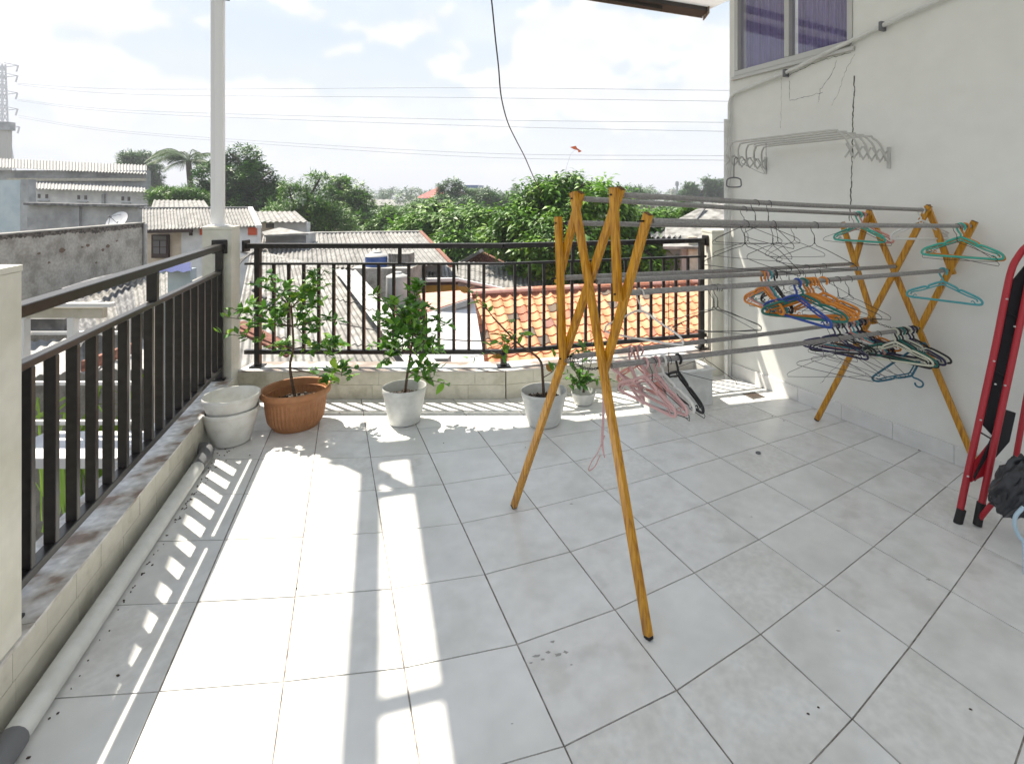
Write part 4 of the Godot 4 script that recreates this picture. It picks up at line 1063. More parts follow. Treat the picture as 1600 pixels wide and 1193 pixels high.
func build_plants():
	# two white pots, one inside the other
	var c := FL(362, 690)
	c.x -= 0.005
	var e := pot("white_pot", "empty white plastic pot on the floor in the parapet corner, holding another pot", c, 0.115, 0.172, 0.235, M.pot_white)
	var e2 := pot("white_pot", "empty white plastic pot nested into the pot beside the terracotta planter", c + Vector3(0.003, 0.115, 0), 0.113, 0.176, 0.215, M.pot_white)
	var g := G.new(); g.lathe(c + Vector3(0.003, 0.118, 0), [[0.0, 0.01], [0.1, 0.008]], 30); part(e2, "bottom", g, M.pot_white)
	# terracotta pot with the lime tree
	rng.seed = 41
	c = FL(458, 664)
	c.x += 0.02
	var t := pot("terracotta_pot", "big ribbed terracotta plastic pot with a cream edged rim", c, 0.155, 0.238, 0.285, M.terracotta, true)
	soil(t, c, 0.19, 0.17)
	rng.seed = 42
	var D := -c.z
	var lp := thing("lime_tree", "young lime tree with many small glossy leaves in the terracotta pot", "potted tree", c + Vector3(0, 0.18, 0))
	var pp := func(u, v, dd := 0.0) -> Vector3: return P(u, v, D + dd)
	var mats := [M.leaf[0], M.leaf[0], M.leaf[1], M.leaf[1], M.leaf[2], M.leaf[3], M.leaf[4]]
	var trunk := [pp.call(453, 575), pp.call(458, 545, 0.02), pp.call(457, 510, 0.0), pp.call(455, 480, 0.02)]
	var tips := []
	for q in [[400, 445, 0.1, 3, 1], [423, 425, 0.05, 3, 1], [395, 470, -0.1, 2, 2], [350, 495, -0.05, 2, 2], [358, 480, 0.1, 2, 1], [345, 520, -0.12, 1, 1], [475, 455, -0.1, 3, 2], [508, 420, 0.05, 3, 2], [512, 445, -0.05, 3, 2], [505, 470, 0.12, 3, 2], [525, 500, -0.1, 2, 2], [535, 540, 0.1, 1, 2], [520, 560, -0.15, 1, 2], [550, 590, -0.05, 0, 2], [530, 600, 0.05, 0, 1], [430, 500, -0.15, 3, 2], [425, 540, 0.12, 1, 2], [485, 500, 0.15, 3, 2], [478, 530, -0.2, 2, 1], [445, 450, -0.1, 3, 1], [410, 510, 0.15, 2, 1]]:
		tips.append([pp.call(q[0], q[1], q[2]), q[3], q[4]])
	citrus(lp, c + Vector3(0, 0.17, 0), trunk, tips, 0.086, 6, mats)
	extra_leaves(lp, tips, 210, 0.078, M.leaf[0], 0.008)
	extra_leaves(lp, tips, 160, 0.074, M.leaf[1], 0.008)
	extra_leaves(lp, tips, 120, 0.074, M.leaf[2], 0.008)
	var fr := G.new()
	for q in [[557, 573], [546, 580], [538, 577]]:
		var f := G.new(); f.lathe(pp.call(q[0], q[1], -0.03), [[0, -0.018], [0.012, -0.014], [0.018, 0.0], [0.012, 0.014], [0, 0.018]], 12); part(lp, "lime", f, M.leaf[4])
	# white pot, second plant
	c = FL(632, 659)
	t = pot("grey_white_pot", "pale grey plastic pot with a bushy leafy shrub", c, 0.11, 0.158, 0.27, M.pot_grey)
	soil(t, c, 0.125, 0.19)
	rng.seed = 43
	D = -c.z
	var sp := thing("leafy_shrub", "bushy shrub with pointed glossy leaves in the pale grey pot", "potted shrub", c + Vector3(0, 0.2, 0))
	trunk = [pp.call(637, 580), pp.call(642, 550, 0.02), pp.call(645, 520)]
	tips = []
	for q in [[580, 460, 0.05, 2, 0], [590, 500, -0.1, 2, 2], [575, 540, 0.1, 1, 2], [605, 520, -0.05, 2, 2], [640, 450, 0.05, 2, 1], [655, 440, 0.1, 2, 1], [662, 480, -0.1, 2, 2], [685, 500, 0.05, 2, 2], [690, 540, -0.12, 1, 2], [670, 550, 0.12, 1, 2], [620, 545, -0.2, 1, 2], [650, 510, 0.2, 2, 2], [685, 575, -0.1, 0, 2], [700, 600, -0.05, 0, 1], [600, 565, 0.0, 1, 1], [660, 530, -0.2, 2, 2], [630, 490, 0.1, 2, 2]]:
		tips.append([pp.call(q[0], q[1], q[2]), q[3], q[4]])
	citrus(sp, c + Vector3(0, 0.19, 0), trunk, tips, 0.09, 7, [M.leaf[0], M.leaf[0], M.leaf[1], M.leaf[1], M.leaf[1], M.leaf[2]])
	extra_leaves(sp, tips, 220, 0.085, M.leaf[0], 0.008)
	extra_leaves(sp, tips, 120, 0.08, M.leaf[1], 0.008)
	# third pot, sparse plant
	c = FL(850, 661)
	t = pot("tall_white_pot", "pale plastic pot with a sparse bare stemmed seedling behind the rack leg", c, 0.118, 0.168, 0.25, M.pot_grey)
	soil(t, c, 0.13, 0.18)
	rng.seed = 44
	D = -c.z
	var tp := thing("sparse_seedling", "thin leaning seedling with few broad leaves in the pot behind the rack leg", "potted plant", c + Vector3(0, 0.19, 0))
	trunk = [pp.call(848, 590), pp.call(845, 565), pp.call(830, 550), pp.call(808, 535), pp.call(770, 495)]
	tips = []
	for q in [[728, 455, 0.0, 4, 1], [745, 470, 0.05, 4, 0], [760, 545, 0.05, 3, 1], [790, 530, -0.05, 3, 1], [785, 560, 0.02, 3, 1], [775, 555, -0.1, 3, 1], [815, 525, 0.1, 3, 0], [725, 560, 0.1, 2, 0], [870, 570, 0.05, 0, 0]]:
		tips.append([pp.call(q[0], q[1], q[2]), q[3], q[4]])
	citrus(tp, c + Vector3(0, 0.18, 0), trunk, tips, 0.085, 4, [M.leaf[1], M.leaf[1], M.leaf[2], M.leaf[0], M.leaf_rust])
	# low bushy plant by the parapet
	c = FL(912, 630)
	t = pot("low_pot", "low pale pot of a small bushy plant between the rack legs", c, 0.075, 0.1, 0.1, M.pot_grey)
	rng.seed = 45
	D = -c.z
	var bp := thing("bushy_herb", "small dense dark green herb in the low pot between the rack legs", "potted plant", c + Vector3(0, 0.1, 0))
	trunk = [c + Vector3(0, 0.14, 0)]
	tips = []
	for k in 12: tips.append([c + Vector3(rng.randfn(0, 0.09), 0.14 + absf(rng.randfn(0.05, 0.06)), rng.randfn(0, 0.08)), 0, 1])
	for q in [[910, 530, 0.05], [900, 545, 0.0], [922, 520, 0.0]]: tips.append([pp.call(q[0], q[1], q[2]), 0, 2])
	citrus(bp, c + Vector3(0, 0.09, 0), trunk, tips, 0.06, 6, [M.leaf[4], M.leaf[0], M.leaf[1]])
	# planter box under the low tubes
	rng.seed = 46
	var b0 := FL(1090, 640)
	var px := Basis(Vector3.UP, 0.3)
	var pc := b0 + Vector3(-0.16, 0, -0.16)
	var bx := thing("planter_box", "rectangular pale grey planter box with dry soil behind the pink hangers", "planter", pc)
	for w in [[Vector3(-0.27, 0.14, 0), Vector3(0.02, 0.28, 0.26)], [Vector3(0.27, 0.14, 0), Vector3(0.02, 0.28, 0.26)], [Vector3(0, 0.14, 0.13), Vector3(0.56, 0.28, 0.02)], [Vector3(0, 0.14, -0.13), Vector3(0.56, 0.28, 0.02)]]:
		g = G.new(); g.box(Transform3D(px, pc + px * w[0]), w[1], 0.006); part(bx, "side", g, M.pot_grey)
	g = G.new(); g.box(Transform3D(px, pc + px * Vector3(0, 0.1, 0)), Vector3(0.51, 0.2, 0.235)); part(bx, "soil", g, M.wood_bare)
	for s in [-1.0, 1.0]:
		g = G.new(); g.box(Transform3D(px, pc + px * Vector3(0, 0.287, s * 0.138)), Vector3(0.60, 0.012, 0.045), 0.004); part(bx, "rim", g, M.pot_grey)
		g = G.new(); g.box(Transform3D(px, pc + px * Vector3(s * 0.278, 0.287, 0)), Vector3(0.043, 0.0115, 0.23), 0.004); part(bx, "rim", g, M.pot_grey)
	g = G.new(); g.tube(smooth([pc + px * Vector3(-0.05, 0.2, 0), pc + px * Vector3(-0.04, 0.5, 0.0), pc + px * Vector3(-0.05, 0.8, 0.01), pc + px * Vector3(-0.04, 1.0, 0.0)], 4), 0.0045, 6, false, 0.002); part(bx, "dry_stem", g, M.twig)

# ---------------------------------------------------------------- the folded red frame by the wall
func build_red_frame():
	var t := thing("folded_cot", "folded red steel frame with black webbing leaning on the house wall", "folding cot", FL(1515, 812))
	var f1 := FL(1498, 812, 0.0); var f2 := FL(1532, 812, 0.0)
	var tubes := [
		[[P(1497, 818, 2.9), P(1505, 775, 2.91), P(1530, 660, 2.94), P(1553, 555, 2.97), P(1572, 460, 3.0), P(1580, 425, 3.01), P(1590, 403, 3.02), P(1612, 380, 3.03), P(1680, 350, 3.03)], 0.017],
		[[P(1529, 813, 2.87), P(1536, 780, 2.875), P(1560, 665, 2.9), P(1584, 555, 2.93), P(1605, 455, 2.96), P(1622, 370, 2.98)], 0.0165],
		[[P(1530, 812, 2.87), P(1552, 785, 2.80), P(1590, 745, 2.7), P(1640, 700, 2.6)], 0.0125],
		[[P(1586, 725, 3.0), P(1594, 680, 3.0), P(1608, 600, 3.02), P(1630, 480, 3.05)], 0.014]]
	for k in tubes.size():
		var g := G.new(); g.tube(smooth(tubes[k][0], 5), tubes[k][1], 14); part(t, "tube", g, M.red_tube)
	for e in [[P(1495.5, 823, 2.9), P(1503, 795, 2.9), 0.021], [P(1527.5, 820, 2.87), P(1534, 785, 2.875), 0.0205]]:
		var g := G.new(); g.tube([e[0], e[1]], e[2], 14); part(t, "rubber_foot", g, M.rubber)
	# black fabric and straps between the tubes
	var g := G.new()
	g.slab([P(1583, 440, 3.02), P(1616, 400, 2.99), P(1560, 690, 2.925), P(1538, 665, 2.95)], Vector3(0.0, 0.0, -0.012)); part(t, "webbing", g, M.black_cloth)
	g = G.new(); g.slab([P(1588, 645, 2.93), P(1572, 640, 2.93), P(1522, 745, 2.9), P(1524, 752, 2.9), P(1578, 690, 2.92)], Vector3(0, 0, -0.01)); part(t, "webbing", g, M.black_cloth)
	g = G.new(); g.slab([P(1546, 690, 2.935), P(1556, 688, 2.925), P(1536, 742, 2.9), P(1516, 752, 2.91), P(1522, 720, 2.915)], Vector3(0, 0, 0.008)); part(t, "red_gusset", g, M.red_tube)
	for e in [[1574, 467], [1554, 564], [1533, 656], [1513, 744], [1571, 602], [1586, 510], [1556, 600], [1548, 680]]:
		var c := P(e[0], e[1], 2.955)
		c = c.lerp(Vector3(0, H, 0), 0.022)
		g = G.new(); g.lathe(c, [[0.0, -0.005], [0.005, -0.003], [0.006, 0.0], [0.005, 0.003], [0.0, 0.005]], 10); part(t, "rivet", g, M.rivet)
	for e in [[P(1566, 480, 3.0), P(1601, 505, 2.955)], [P(1547, 575, 2.97), P(1577, 592, 2.935)], [P(1527, 672, 2.94), P(1557, 690, 2.9)]]:
		g = G.new(); g.bar(e[0], e[1], 0.012, 0.006, 0.001); part(t, "cross_strap", g, M.black_cloth)
	# plastic bag on the low bar
	var bc := P(1592, 760, 2.66)
	var bag := thing("plastic_bag", "crumpled black plastic bag draped over the red frame's low bar", "plastic bag", bc)
	var nz := FastNoiseLite.new(); nz.seed = 3; nz.frequency = 7.0; nz.fractal_octaves = 2; nz.fractal_type = FastNoiseLite.FRACTAL_RIDGED
	g = G.new()
	var nu := 72; var nv := 48
	var grid := []
	for i in nv + 1:
		var row := []
		for j in nu + 1:
			var th := PI * i / nv; var ph := TAU * j / nu
			var d := Vector3(sin(th) * cos(ph), cos(th), sin(th) * sin(ph))
			var q := d * Vector3(0.135, 0.12, 0.09)
			q.y -= 0.05 * clampf(d.x, 0, 1) + 0.06 * d.x * d.x
			q *= 1.0 + 0.22 * nz.get_noise_3dv(d * 0.16) + 0.07 * sin(ph * 6 + d.y * 4 + 2.0 * sin(th * 3))
			row.append(bc + q + Vector3(0.03, 0, 0))
		grid.append(row)
	var nor := []
	for i in nv + 1:
		var row := []
		for j in nu + 1:
			var du: Vector3 = grid[i][(j + 1) % nu] - grid[i][(j - 1 + nu) % nu]
			var dv: Vector3 = grid[mini(i + 1, nv)][j] - grid[maxi(i - 1, 0)][j]
			var nn := du.cross(dv)
			nn = nn.normalized() if nn.length() > 1e-9 else Vector3.UP
			if nn.dot(grid[i][j] - bc - Vector3(0.03, -0.02, 0)) < 0: nn = -nn
			row.append(nn)
		nor.append(row)
	for i in nv:
		for j in nu:
			g.squad(grid[i][j], grid[i][j + 1], grid[i + 1][j + 1], grid[i + 1][j], nor[i][j], nor[i][j + 1], nor[i + 1][j + 1], nor[i + 1][j])
	part(bag, "film", g, M.bag)
	var sp := thing("blue_strap", "pale blue plastic strap hanging below the black bag at the wall", "strap", P(1597, 900, 2.55))
	g = G.new(); g.tube(smooth([P(1600, 792, 2.56), P(1588, 805, 2.56), P(1586, 820, 2.56), P(1593, 838, 2.56), P(1601, 850, 2.55), P(1603, 900, 2.5), P(1603, 960, 2.45)], 4), 0.009, 8); part(sp, "band", g, M.blue_strap)
	g = G.new(); g.slab([P(1590, 965, 2.42), P(1606, 956, 2.44), P(1612, 966, 2.42), P(1597, 973, 2.4)], Vector3(0, 0.006, 0)); part(sp, "tag", g, M.blue_strap)

# ---------------------------------------------------------------- neighbourhood
func corr(t: Node3D, a: Vector3, b: Vector3, c: Vector3, d: Vector3, wave: float, amp: float, sheets: int, rows: int, mats: Array, called := "roof_sheet"):
	# corrugated roofing: a-b along the top edge, d-c along the bottom edge, each sheet a part
	var across := ((b - a).length() + (c - d).length()) / 2
	var nn := (b - a).cross(d - a).normalized()
	if nn.y < 0: nn = -nn
	for i in sheets:
		for r in rows:
			var g := G.new()
			var u0 := float(i) / sheets; var u1 := float(i + 1) / sheets
			var v0 := float(r) / rows; var v1 := float(r + 1) / rows + (0.03 if r < rows - 1 else 0.0)
			var lift := nn * (0.012 * (rows - r) + rng.randf_range(0, 0.012))
			var m := maxi(6, int(across * (u1 - u0) / wave * 6))
			var pv := []
			for k in m + 1:
				var u := lerpf(u0, u1, float(k) / m)
				var ph := u * across / wave * TAU
				var h := sin(ph) * amp
				var dh := cos(ph) * amp * TAU / wave
				var ax := (b - a).normalized()
				var top := a.lerp(b, u).lerp(d.lerp(c, u), v0) + nn * h + lift
				var bot := a.lerp(b, u).lerp(d.lerp(c, u), v1) + nn * h + lift
				pv.append([top, bot, (nn - ax * dh).normalized()])
			for k in m:
				g.squad(pv[k][0], pv[k + 1][0], pv[k + 1][1], pv[k][1], pv[k][2], pv[k + 1][2], pv[k + 1][2], pv[k][2])
				var dn := Vector3(0, -0.012, 0)
				var fr: Vector3 = (pv[k][1] - pv[k][0]).normalized()
				g.quad(pv[k][1], pv[k + 1][1], pv[k + 1][1] + dn, pv[k][1] + dn, fr)
			part(t, called, g, mats[rng.randi() % mats.size()])
func block(t: Node3D, called: String, u0, u1, v0, v1, d, thick, mat: Material, to_ground := false) -> MeshInstance3D:
	# an upright wall facing the camera between two photograph columns, at depth d
	var a := P(u0, v0, d); var b := P(u1, v1, d)
	var y0 := GROUND if to_ground else b.y
	var g := G.new(); g.box(Transform3D(Basis(), Vector3((a.x + b.x) / 2, (a.y + y0) / 2, -d - thick / 2)), Vector3(b.x - a.x, a.y - y0, thick), 0.0)
	return part(t, called, g, mat)
func base_at(u, d) -> Vector3:
	var p := P(u, V0, d); p.y = GROUND
	return p

func clump_mesh(n: int, l: float, w: float, sd: int, droop := 0.25) -> ArrayMesh:
	var r := RandomNumberGenerator.new(); r.seed = sd
	var g := G.new()
	for k in n:
		var a := TAU * k / n + r.randf_range(-0.4, 0.4)
		var el := r.randf_range(-0.35, 0.7)
		var d := Vector3(cos(a) * cos(el), sin(el), sin(a) * cos(el))
		var o := d * r.randf_range(0.02, 0.35) * l + Vector3(r.randfn(0, 0.2), r.randfn(0, 0.2), r.randfn(0, 0.2)) * l
		var s := d.cross(Vector3.UP).normalized() * w * r.randf_range(0.7, 1.2)
		var m := o + d * l * 0.55 + Vector3(0, -droop * 0.25 * l, 0)
		var e := o + d * l * r.randf_range(0.85, 1.15) + Vector3(0, -droop * l, 0)
		var n1 := s.cross(m - o).normalized(); if n1.y < 0: n1 = -n1
		var n2 := s.cross(e - m).normalized(); if n2.y < 0: n2 = -n2
		g.tri(o, m - s, m + s, n1, n1, n1)
		g.tri(e, m - s, m + s, n2, n2, n2)
	return g.mesh()
var CL := {}
func foliage(t: Node3D, called: String, lobes: Array, count: int, size: float, cols: Array, kind: String, sd: int):
	# lobes: [centre, radii]; clumps of leaves through the crown, most of them towards its outside
	if CL.is_empty():
		CL.mango = clump_mesh(11, 0.5, 0.085, 1, 0.4)
		CL.small = clump_mesh(14, 0.42, 0.075, 2, 0.15)
		CL.feather = clump_mesh(13, 0.6, 0.05, 3, 0.1)
	var r := RandomNumberGenerator.new(); r.seed = sd
	var nz := FastNoiseLite.new(); nz.seed = sd; nz.frequency = 0.34 / maxf(0.4, size)
	var mm := MultiMesh.new()
	mm.transform_format = MultiMesh.TRANSFORM_3D
	mm.use_colors = true
	mm.mesh = CL[kind]
	var xs := []; var cs := []
	var vol := 0.0
	for l in lobes: vol += pow(l[1].x * l[1].y * l[1].z, 0.667)
	var origin := world_of(t)
	for l in lobes:
		var m := int(count * pow(l[1].x * l[1].y * l[1].z, 0.667) / vol)
		for k in m:
			var d := Vector3(r.randfn(), r.randfn(), r.randfn()).normalized()
			var rad := pow(r.randf(), 0.3)
			var p: Vector3 = l[0] + Vector3(d.x * l[1].x, d.y * l[1].y, d.z * l[1].z) * rad * r.randf_range(0.9, 1.12)
			if nz.get_noise_3dv(p) < -0.12: continue
			var s := size * r.randf_range(0.6, 1.25)
			var b := Basis(Vector3.UP, r.randf() * TAU) * Basis(Vector3(1, 0, 0), r.randfn(0, 0.4))
			b = b.scaled(Vector3.ONE * s)
			xs.append(Transform3D(b, p - origin))
			var c: Color = cols[r.randi() % cols.size()]
			var v := r.randf_range(0.8, 1.2)
			cs.append(Color(c.r * v, c.g * v, c.b * v))
	mm.instance_count = xs.size()
	for k in xs.size():
		mm.set_instance_transform(k, xs[k]); mm.set_instance_color(k, cs[k])
	var mi := MultiMeshInstance3D.new()
	mi.name = called; mi.multimesh = mm; mi.material_override = M.vleaf
	mi.set_meta("kind", "stuff")
	t.add_child(mi, true)
func tree(called, label, u, d, lobes_px: Array, count, size, cols, kind, trunk_r, sd, group := "") -> Node3D:
	# lobes_px: [u, v, half width px, half height px, depth offset]
	var base := base_at(u, d)
	var t := thing(called, label, "tree", base, group)
	var lobes := []
	var top := Vector3.ZERO
	for l in lobes_px:
		var dd: float = d + l[4]
		var c := P(l[0], l[1], dd)
		lobes.append([c, Vector3(l[2] / FP * dd, l[3] / FP * dd, l[2] / FP * dd * 0.85)])
		top += c
	top /= lobes.size()
	var r := RandomNumberGenerator.new(); r.seed = sd
	var g := G.new()
	var fork := base.lerp(top, 0.62)
	g.tube(smooth([base, base.lerp(fork, 0.5) + Vector3(r.randfn(0, 0.1), 0, 0), fork, top], 4), trunk_r, 8, false, trunk_r * 0.45)
	part(t, "trunk", g, M.bark)
	for l in lobes:
		var lg := G.new()
		var a: Vector3 = fork.lerp(l[0], 0.0)
		lg.tube(smooth([a, a.lerp(l[0], 0.5) + Vector3(r.randfn(0, 0.2), 0.1, r.randfn(0, 0.2)), l[0], l[0] + Vector3(r.randfn(0, 0.3) * l[1].x, l[1].y * 0.5, 0)], 3), trunk_r * 0.5, 6, false, trunk_r * 0.12)
		part(t, "limb", lg, M.bark)
	foliage(t, "crown", lobes, count, size, cols, kind, sd)
	return t

func frond(g: G, base: Vector3, dir: Vector3, ln: float, lift: float):
	var pts := []
	for k in 9:
		var f := k / 8.0
		pts.append(base + dir * ln * f + Vector3(0, lift * f - (lift * 0.6 + ln * 0.4) * f * f, 0))
	g.tube(pts, 0.03, 5, false, 0.01)
	var side := dir.cross(Vector3.UP).normalized()
	for k in 40:
		var f := 0.15 + 0.85 * k / 40.0
		var i := mini(int(f * 8), 7)
		var p: Vector3 = pts[i].lerp(pts[i + 1], f * 8 - i)
		for s in [-1.0, 1.0]:
			var l := ln * 0.28 * sin(PI * (0.15 + 0.8 * f)) * rng.randf_range(0.8, 1.1)
			var e: Vector3 = p + (side * s * 0.8 + dir * 0.5).normalized() * l + Vector3(0, -l * rng.randf_range(0.35, 0.75), 0)
			var w := dir * 0.035
			var nn := (e - p).cross(w).normalized(); if nn.y < 0: nn = -nn
			g.tri(p - w, p + w, e, nn, nn, nn)

func build_background():
	rng.seed = 90
	# ground
	var gr := struct("ground")
	var g := G.new(); g.box(Transform3D(Basis(), Vector3(0, GROUND - 0.5, -500)), Vector3(2400, 1.0, 1400)); part(gr, "earth", g, M.ground)
	# unseen awning added to block sun, shaped to cut off the lower baluster shadows
	var nh := thing("added_side_awning", "added unseen concrete awning on posts that blocks sun from the side parapet", "awning", Q(LX(2.0, 1.7), 2.0, GROUND))
	g = G.new(); g.prism(PackedVector2Array([Vector2(LX(0.0, 1.00), 0.0), Vector2(LX(3.0, 1.15), 3.0), Vector2(LX(5.75, 1.48), 5.75), Vector2(LX(5.75, 1.9), 5.75), Vector2(LX(0.0, 1.9), 0.0)]), 4.02, 4.1); part(nh, "shade_slab", g, M.concrete)
	for e in [0.3, 2.0, 3.6]:
		g = G.new(); g.bar(Q(LX(e, 1.8), e, GROUND), Q(LX(e, 1.8), e, 4.02), 0.1, 0.1); part(nh, "post", g, M.concrete)

	# ---- row house with white corrugated roof, far left
	var t := thing("row_house", "long low house with a pale corrugated roof and small paired vents beyond the concrete wall", "house", base_at(110, 27))
	corr(t, P(-40, 246, 29), P(229, 258.5, 29), P(229, 272, 27), P(-40, 260, 27), 0.16, 0.03, 14, 1, [M.asb_pale])
	block(t, "wall", -40, 228, 266, 300, 27.4, 0.3, M.concrete)
	block(t, "fascia", 10, 226, 278, 282.5, 27.2, 0.1, M.beige_paint)
	corr(t, P(45, 283, 27.1), P(226, 292, 27.1), P(227, 300, 25.6), P(44, 294.5, 25.6), 0.16, 0.025, 10, 1, [M.asb_pale])
	block(t, "wall", 44, 231, 295.5, 400, 26.2, 0.3, M.white_wall, true)
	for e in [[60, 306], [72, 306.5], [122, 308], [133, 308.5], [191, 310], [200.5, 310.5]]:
		block(t, "vent", e[0] - 1.8, e[0] + 1.8, e[1] - 3.2, e[1] + 3.2, 26.17, 0.05, M.opening_shade)  # flat panels, the shade inside the vents put into their colour
	for e in [[58, 74, 313], [120, 135, 314.5], [189, 202, 316.5]]: block(t, "ledge", e[0], e[1], e[2], e[2] + 1.6, 26.1, 0.12, M.concrete)
	block(t, "post", 158, 162, 303, 322, 26.1, 0.1, M.concrete)
	t = thing("pale_blue_house", "plain pale blue house wall at the end of the concrete wall", "house", base_at(5, 21))
	block(t, "wall", -60, 31, 281, 400, 21, 0.25, M.pale_blue, true)
	block(t, "pier", 31.2, 44, 280, 400, 20.9, 0.3, M.concrete, true)
	t = thing("concrete_wall", "grey weathered concrete boundary wall with raised piers behind the satellite dish", "wall", base_at(135, 19))
	block(t, "panel", 42, 225, 319, 420, 19.2, 0.2, M.concrete, true)
	for e in [[112, 123], [214, 226]]: block(t, "pier", e[0], e[1], 320, 420, 19.1, 0.1, M.concrete, true)
	g = G.new(); g.bar(P(42, 318, 19.15), P(227, 322, 19.15), 0.3, 0.09, 0.01); part(t, "coping", g, M.asb_dark)
	# satellite dish
	var dc := P(184, 346, 17)
	t = thing("satellite_dish", "white oval satellite dish above the stained wall", "satellite dish", dc - Vector3(0, 0.35, 0))
	g = G.new()
	var tilt := Transform3D(Basis(Vector3(1, 0, 0), 0.95) * Basis(Vector3(0, 0, 1), 0.1), dc)
	for k in 28:
		for r in 4:
			var q := []; var qn := []
			for e in [[k, r], [k + 1, r], [k + 1, r + 1], [k, r + 1]]:
				var a: float = TAU * e[0] / 28; var rr: float = 0.325 * e[1] / 4.0
				q.append(tilt * Vector3(cos(a) * rr, rr * rr * 0.55, sin(a) * rr)); qn.append((tilt.basis * Vector3(-cos(a) * rr * 1.1, 1, -sin(a) * rr * 1.1)).normalized())
			g.squad(q[0], q[1], q[2], q[3], qn[0], qn[1], qn[2], qn[3])
	part(t, "reflector", g, M.white_wall)
	g = G.new()
	for s in [-1.0, 0.0, 1.0]: g.tube([tilt * Vector3(0.2 * s, 0.03, -0.25 if s == 0.0 else 0.2), tilt * Vector3(0, 0.3, 0.02)], 0.008, 5)
	g.tube([tilt * Vector3(0, 0.27, 0.02), tilt * Vector3(0, 0.36, 0.02)], 0.03, 8); part(t, "feed_arm", g, M.pvc_grey)
	g = G.new(); g.tube([dc, dc - Vector3(0, 1.2, 0.1)], 0.025, 8); part(t, "mast", g, M.pvc_grey)
	# ---- stained wall
	var wa := P(226, 349, 10.0); var wb := Vector3(-6.75, wa.y, -4.9)
	t = thing("stained_wall", "tall weathered plaster wall with dark streaked top and holes beyond the side railing", "wall", Vector3(wa.x, GROUND, wa.z))
	var wd := (wb - wa).normalized(); var wn := Vector3(-wd.z, 0, wd.x) * -1.0
	if wn.x < 0: wn = -wn
	g = G.new(); g.slab([wa, wb, Vector3(wb.x, GROUND, wb.z), Vector3(wa.x, GROUND, wa.z)], -wn * 0.16); part(t, "plaster", g, M.stained)
	# dark mould along the top, with a ragged lower edge
	g = G.new()
	var nzw := FastNoiseLite.new(); nzw.seed = 4; nzw.frequency = 1.4; nzw.fractal_octaves = 5
	var L := wa.distance_to(wb)
	var drop := func(x: float) -> float: return 0.035 + 0.05 * maxf(0.0, nzw.get_noise_1d(x * 1.0) + 0.35) + 0.06 * maxf(0.0, nzw.get_noise_1d(x * 14.0))
	for k in 220:
		var x0 := L * k / 220.0; var x1 := L * (k + 1) / 220.0
		var o := wn * 0.003
		g.quad(wa + wd * x0 + o, wa + wd * x1 + o, wa + wd * x1 + o - Vector3(0, drop.call(x1), 0), wa + wd * x0 + o - Vector3(0, drop.call(x0), 0), wn)
	part(t, "mould_band", g, M.stain_dark)
	g = G.new(); g.bar(wa + Vector3(0, 0.012, 0) - wn * 0.08, wb + Vector3(0, 0.012, 0) - wn * 0.08, 0.18, 0.022, 0.003); part(t, "coping", g, M.asb)
	for e in [[97, 391, 5], [136, 383, 4], [168, 384, 4], [160, 390, 3], [128, 386, 2.5], [60, 396, 2.5], [150, 410, 2], [76, 410, 2], [182, 376, 2.5]]:
		var c := on_plane(e[0], e[1], wa, wb) + wn * 0.002
		g = G.new()
		var rr: float = e[2] / FP * 8.6
		var ring := []
		for k in 11: ring.append(c + (wd * cos(TAU * k / 11) * 1.3 + Vector3.UP * sin(TAU * k / 11) * 0.8) * rr * rng.randf_range(0.6, 1.2))
		g.slab(ring, wn * 0.002)
		part(t, "spalled_patch", g, M.hole)
	g = G.new(); g.tube([wa + wn * 0.03 + wd * 0.05, Vector3(wa.x, GROUND, wa.z) + wn * 0.03 + wd * 0.05], 0.03, 8); part(t, "corner_pipe", g, M.asb_white)
	# dark low roofs at its foot
	t = thing("lean_to_roof", "low dark grey lean-to roof at the foot of the stained wall", "roof", base_at(150, 9))
	corr(t, on_plane(238, 428, wa, wb) + wn * 0.25, on_plane(60, 470, wa, wb) + wn * 0.25, P(120, 545, 5.6), P(262, 470, 7.4), 0.15, 0.02, 5, 1, [M.asb_dark, M.asb])
	g = G.new(); g.bar(P(150, 470, 6.9), P(150, 470, 6.9) + Vector3(0, GROUND - P(150, 470, 6.9).y, 0), 0.1, 0.1); part(t, "post", g, M.concrete)
	g = G.new(); g.tube(smooth([P(95, 458, 6.6), P(150, 440, 7.6), P(205, 428, 8.9), P(230, 424, 9.3)], 4), 0.06, 8); part(t, "mortar_roll", g, M.asb_dark)
	# ---- neighbour's canopy frame close to the side railing
	t = thing("metal_canopy", "beige metal canopy frame with posts and cross bars outside the side railing", "canopy", base_at(90, 4.9))
	block(t, "fascia", -30, 172, 474, 480, 4.85, 0.06, M.fascia_white)
	block(t, "fascia", -30, 160, 480.5, 497, 4.9, 0.05, M.beige_paint)
	block(t, "panel", 34, 100, 498, 518, 5.0, 0.03, M.asb_dark)
	for e in [[104, 114], [30, 37], [190, 195]]: block(t, "post", e[0], e[1], 497, 700, 4.88, 0.06, M.fascia_white, true)
	for e in [[28, 215, 597, 602], [28, 215, 658, 664], [28, 195, 518, 523], [28, 215, 699, 702]]: block(t, "cross_bar", e[0], e[1], e[2], e[3], 4.95, 0.04, M.fascia_white)
	corr(t, P(20, 535, 7.2), P(240, 528, 7.2), P(240, 575, 5.6), P(20, 592, 5.6), 0.14, 0.015, 4, 1, [M.asb_white])
	g = G.new(); g.bar(P(130, 572, 5.5), P(215, 540, 6.3), 0.05, 0.11, 0.004); part(t, "timber", g, M.rust)
	block(t, "ledge", -20, 180, 716, 732, 4.3, 0.5, M.white_wall)
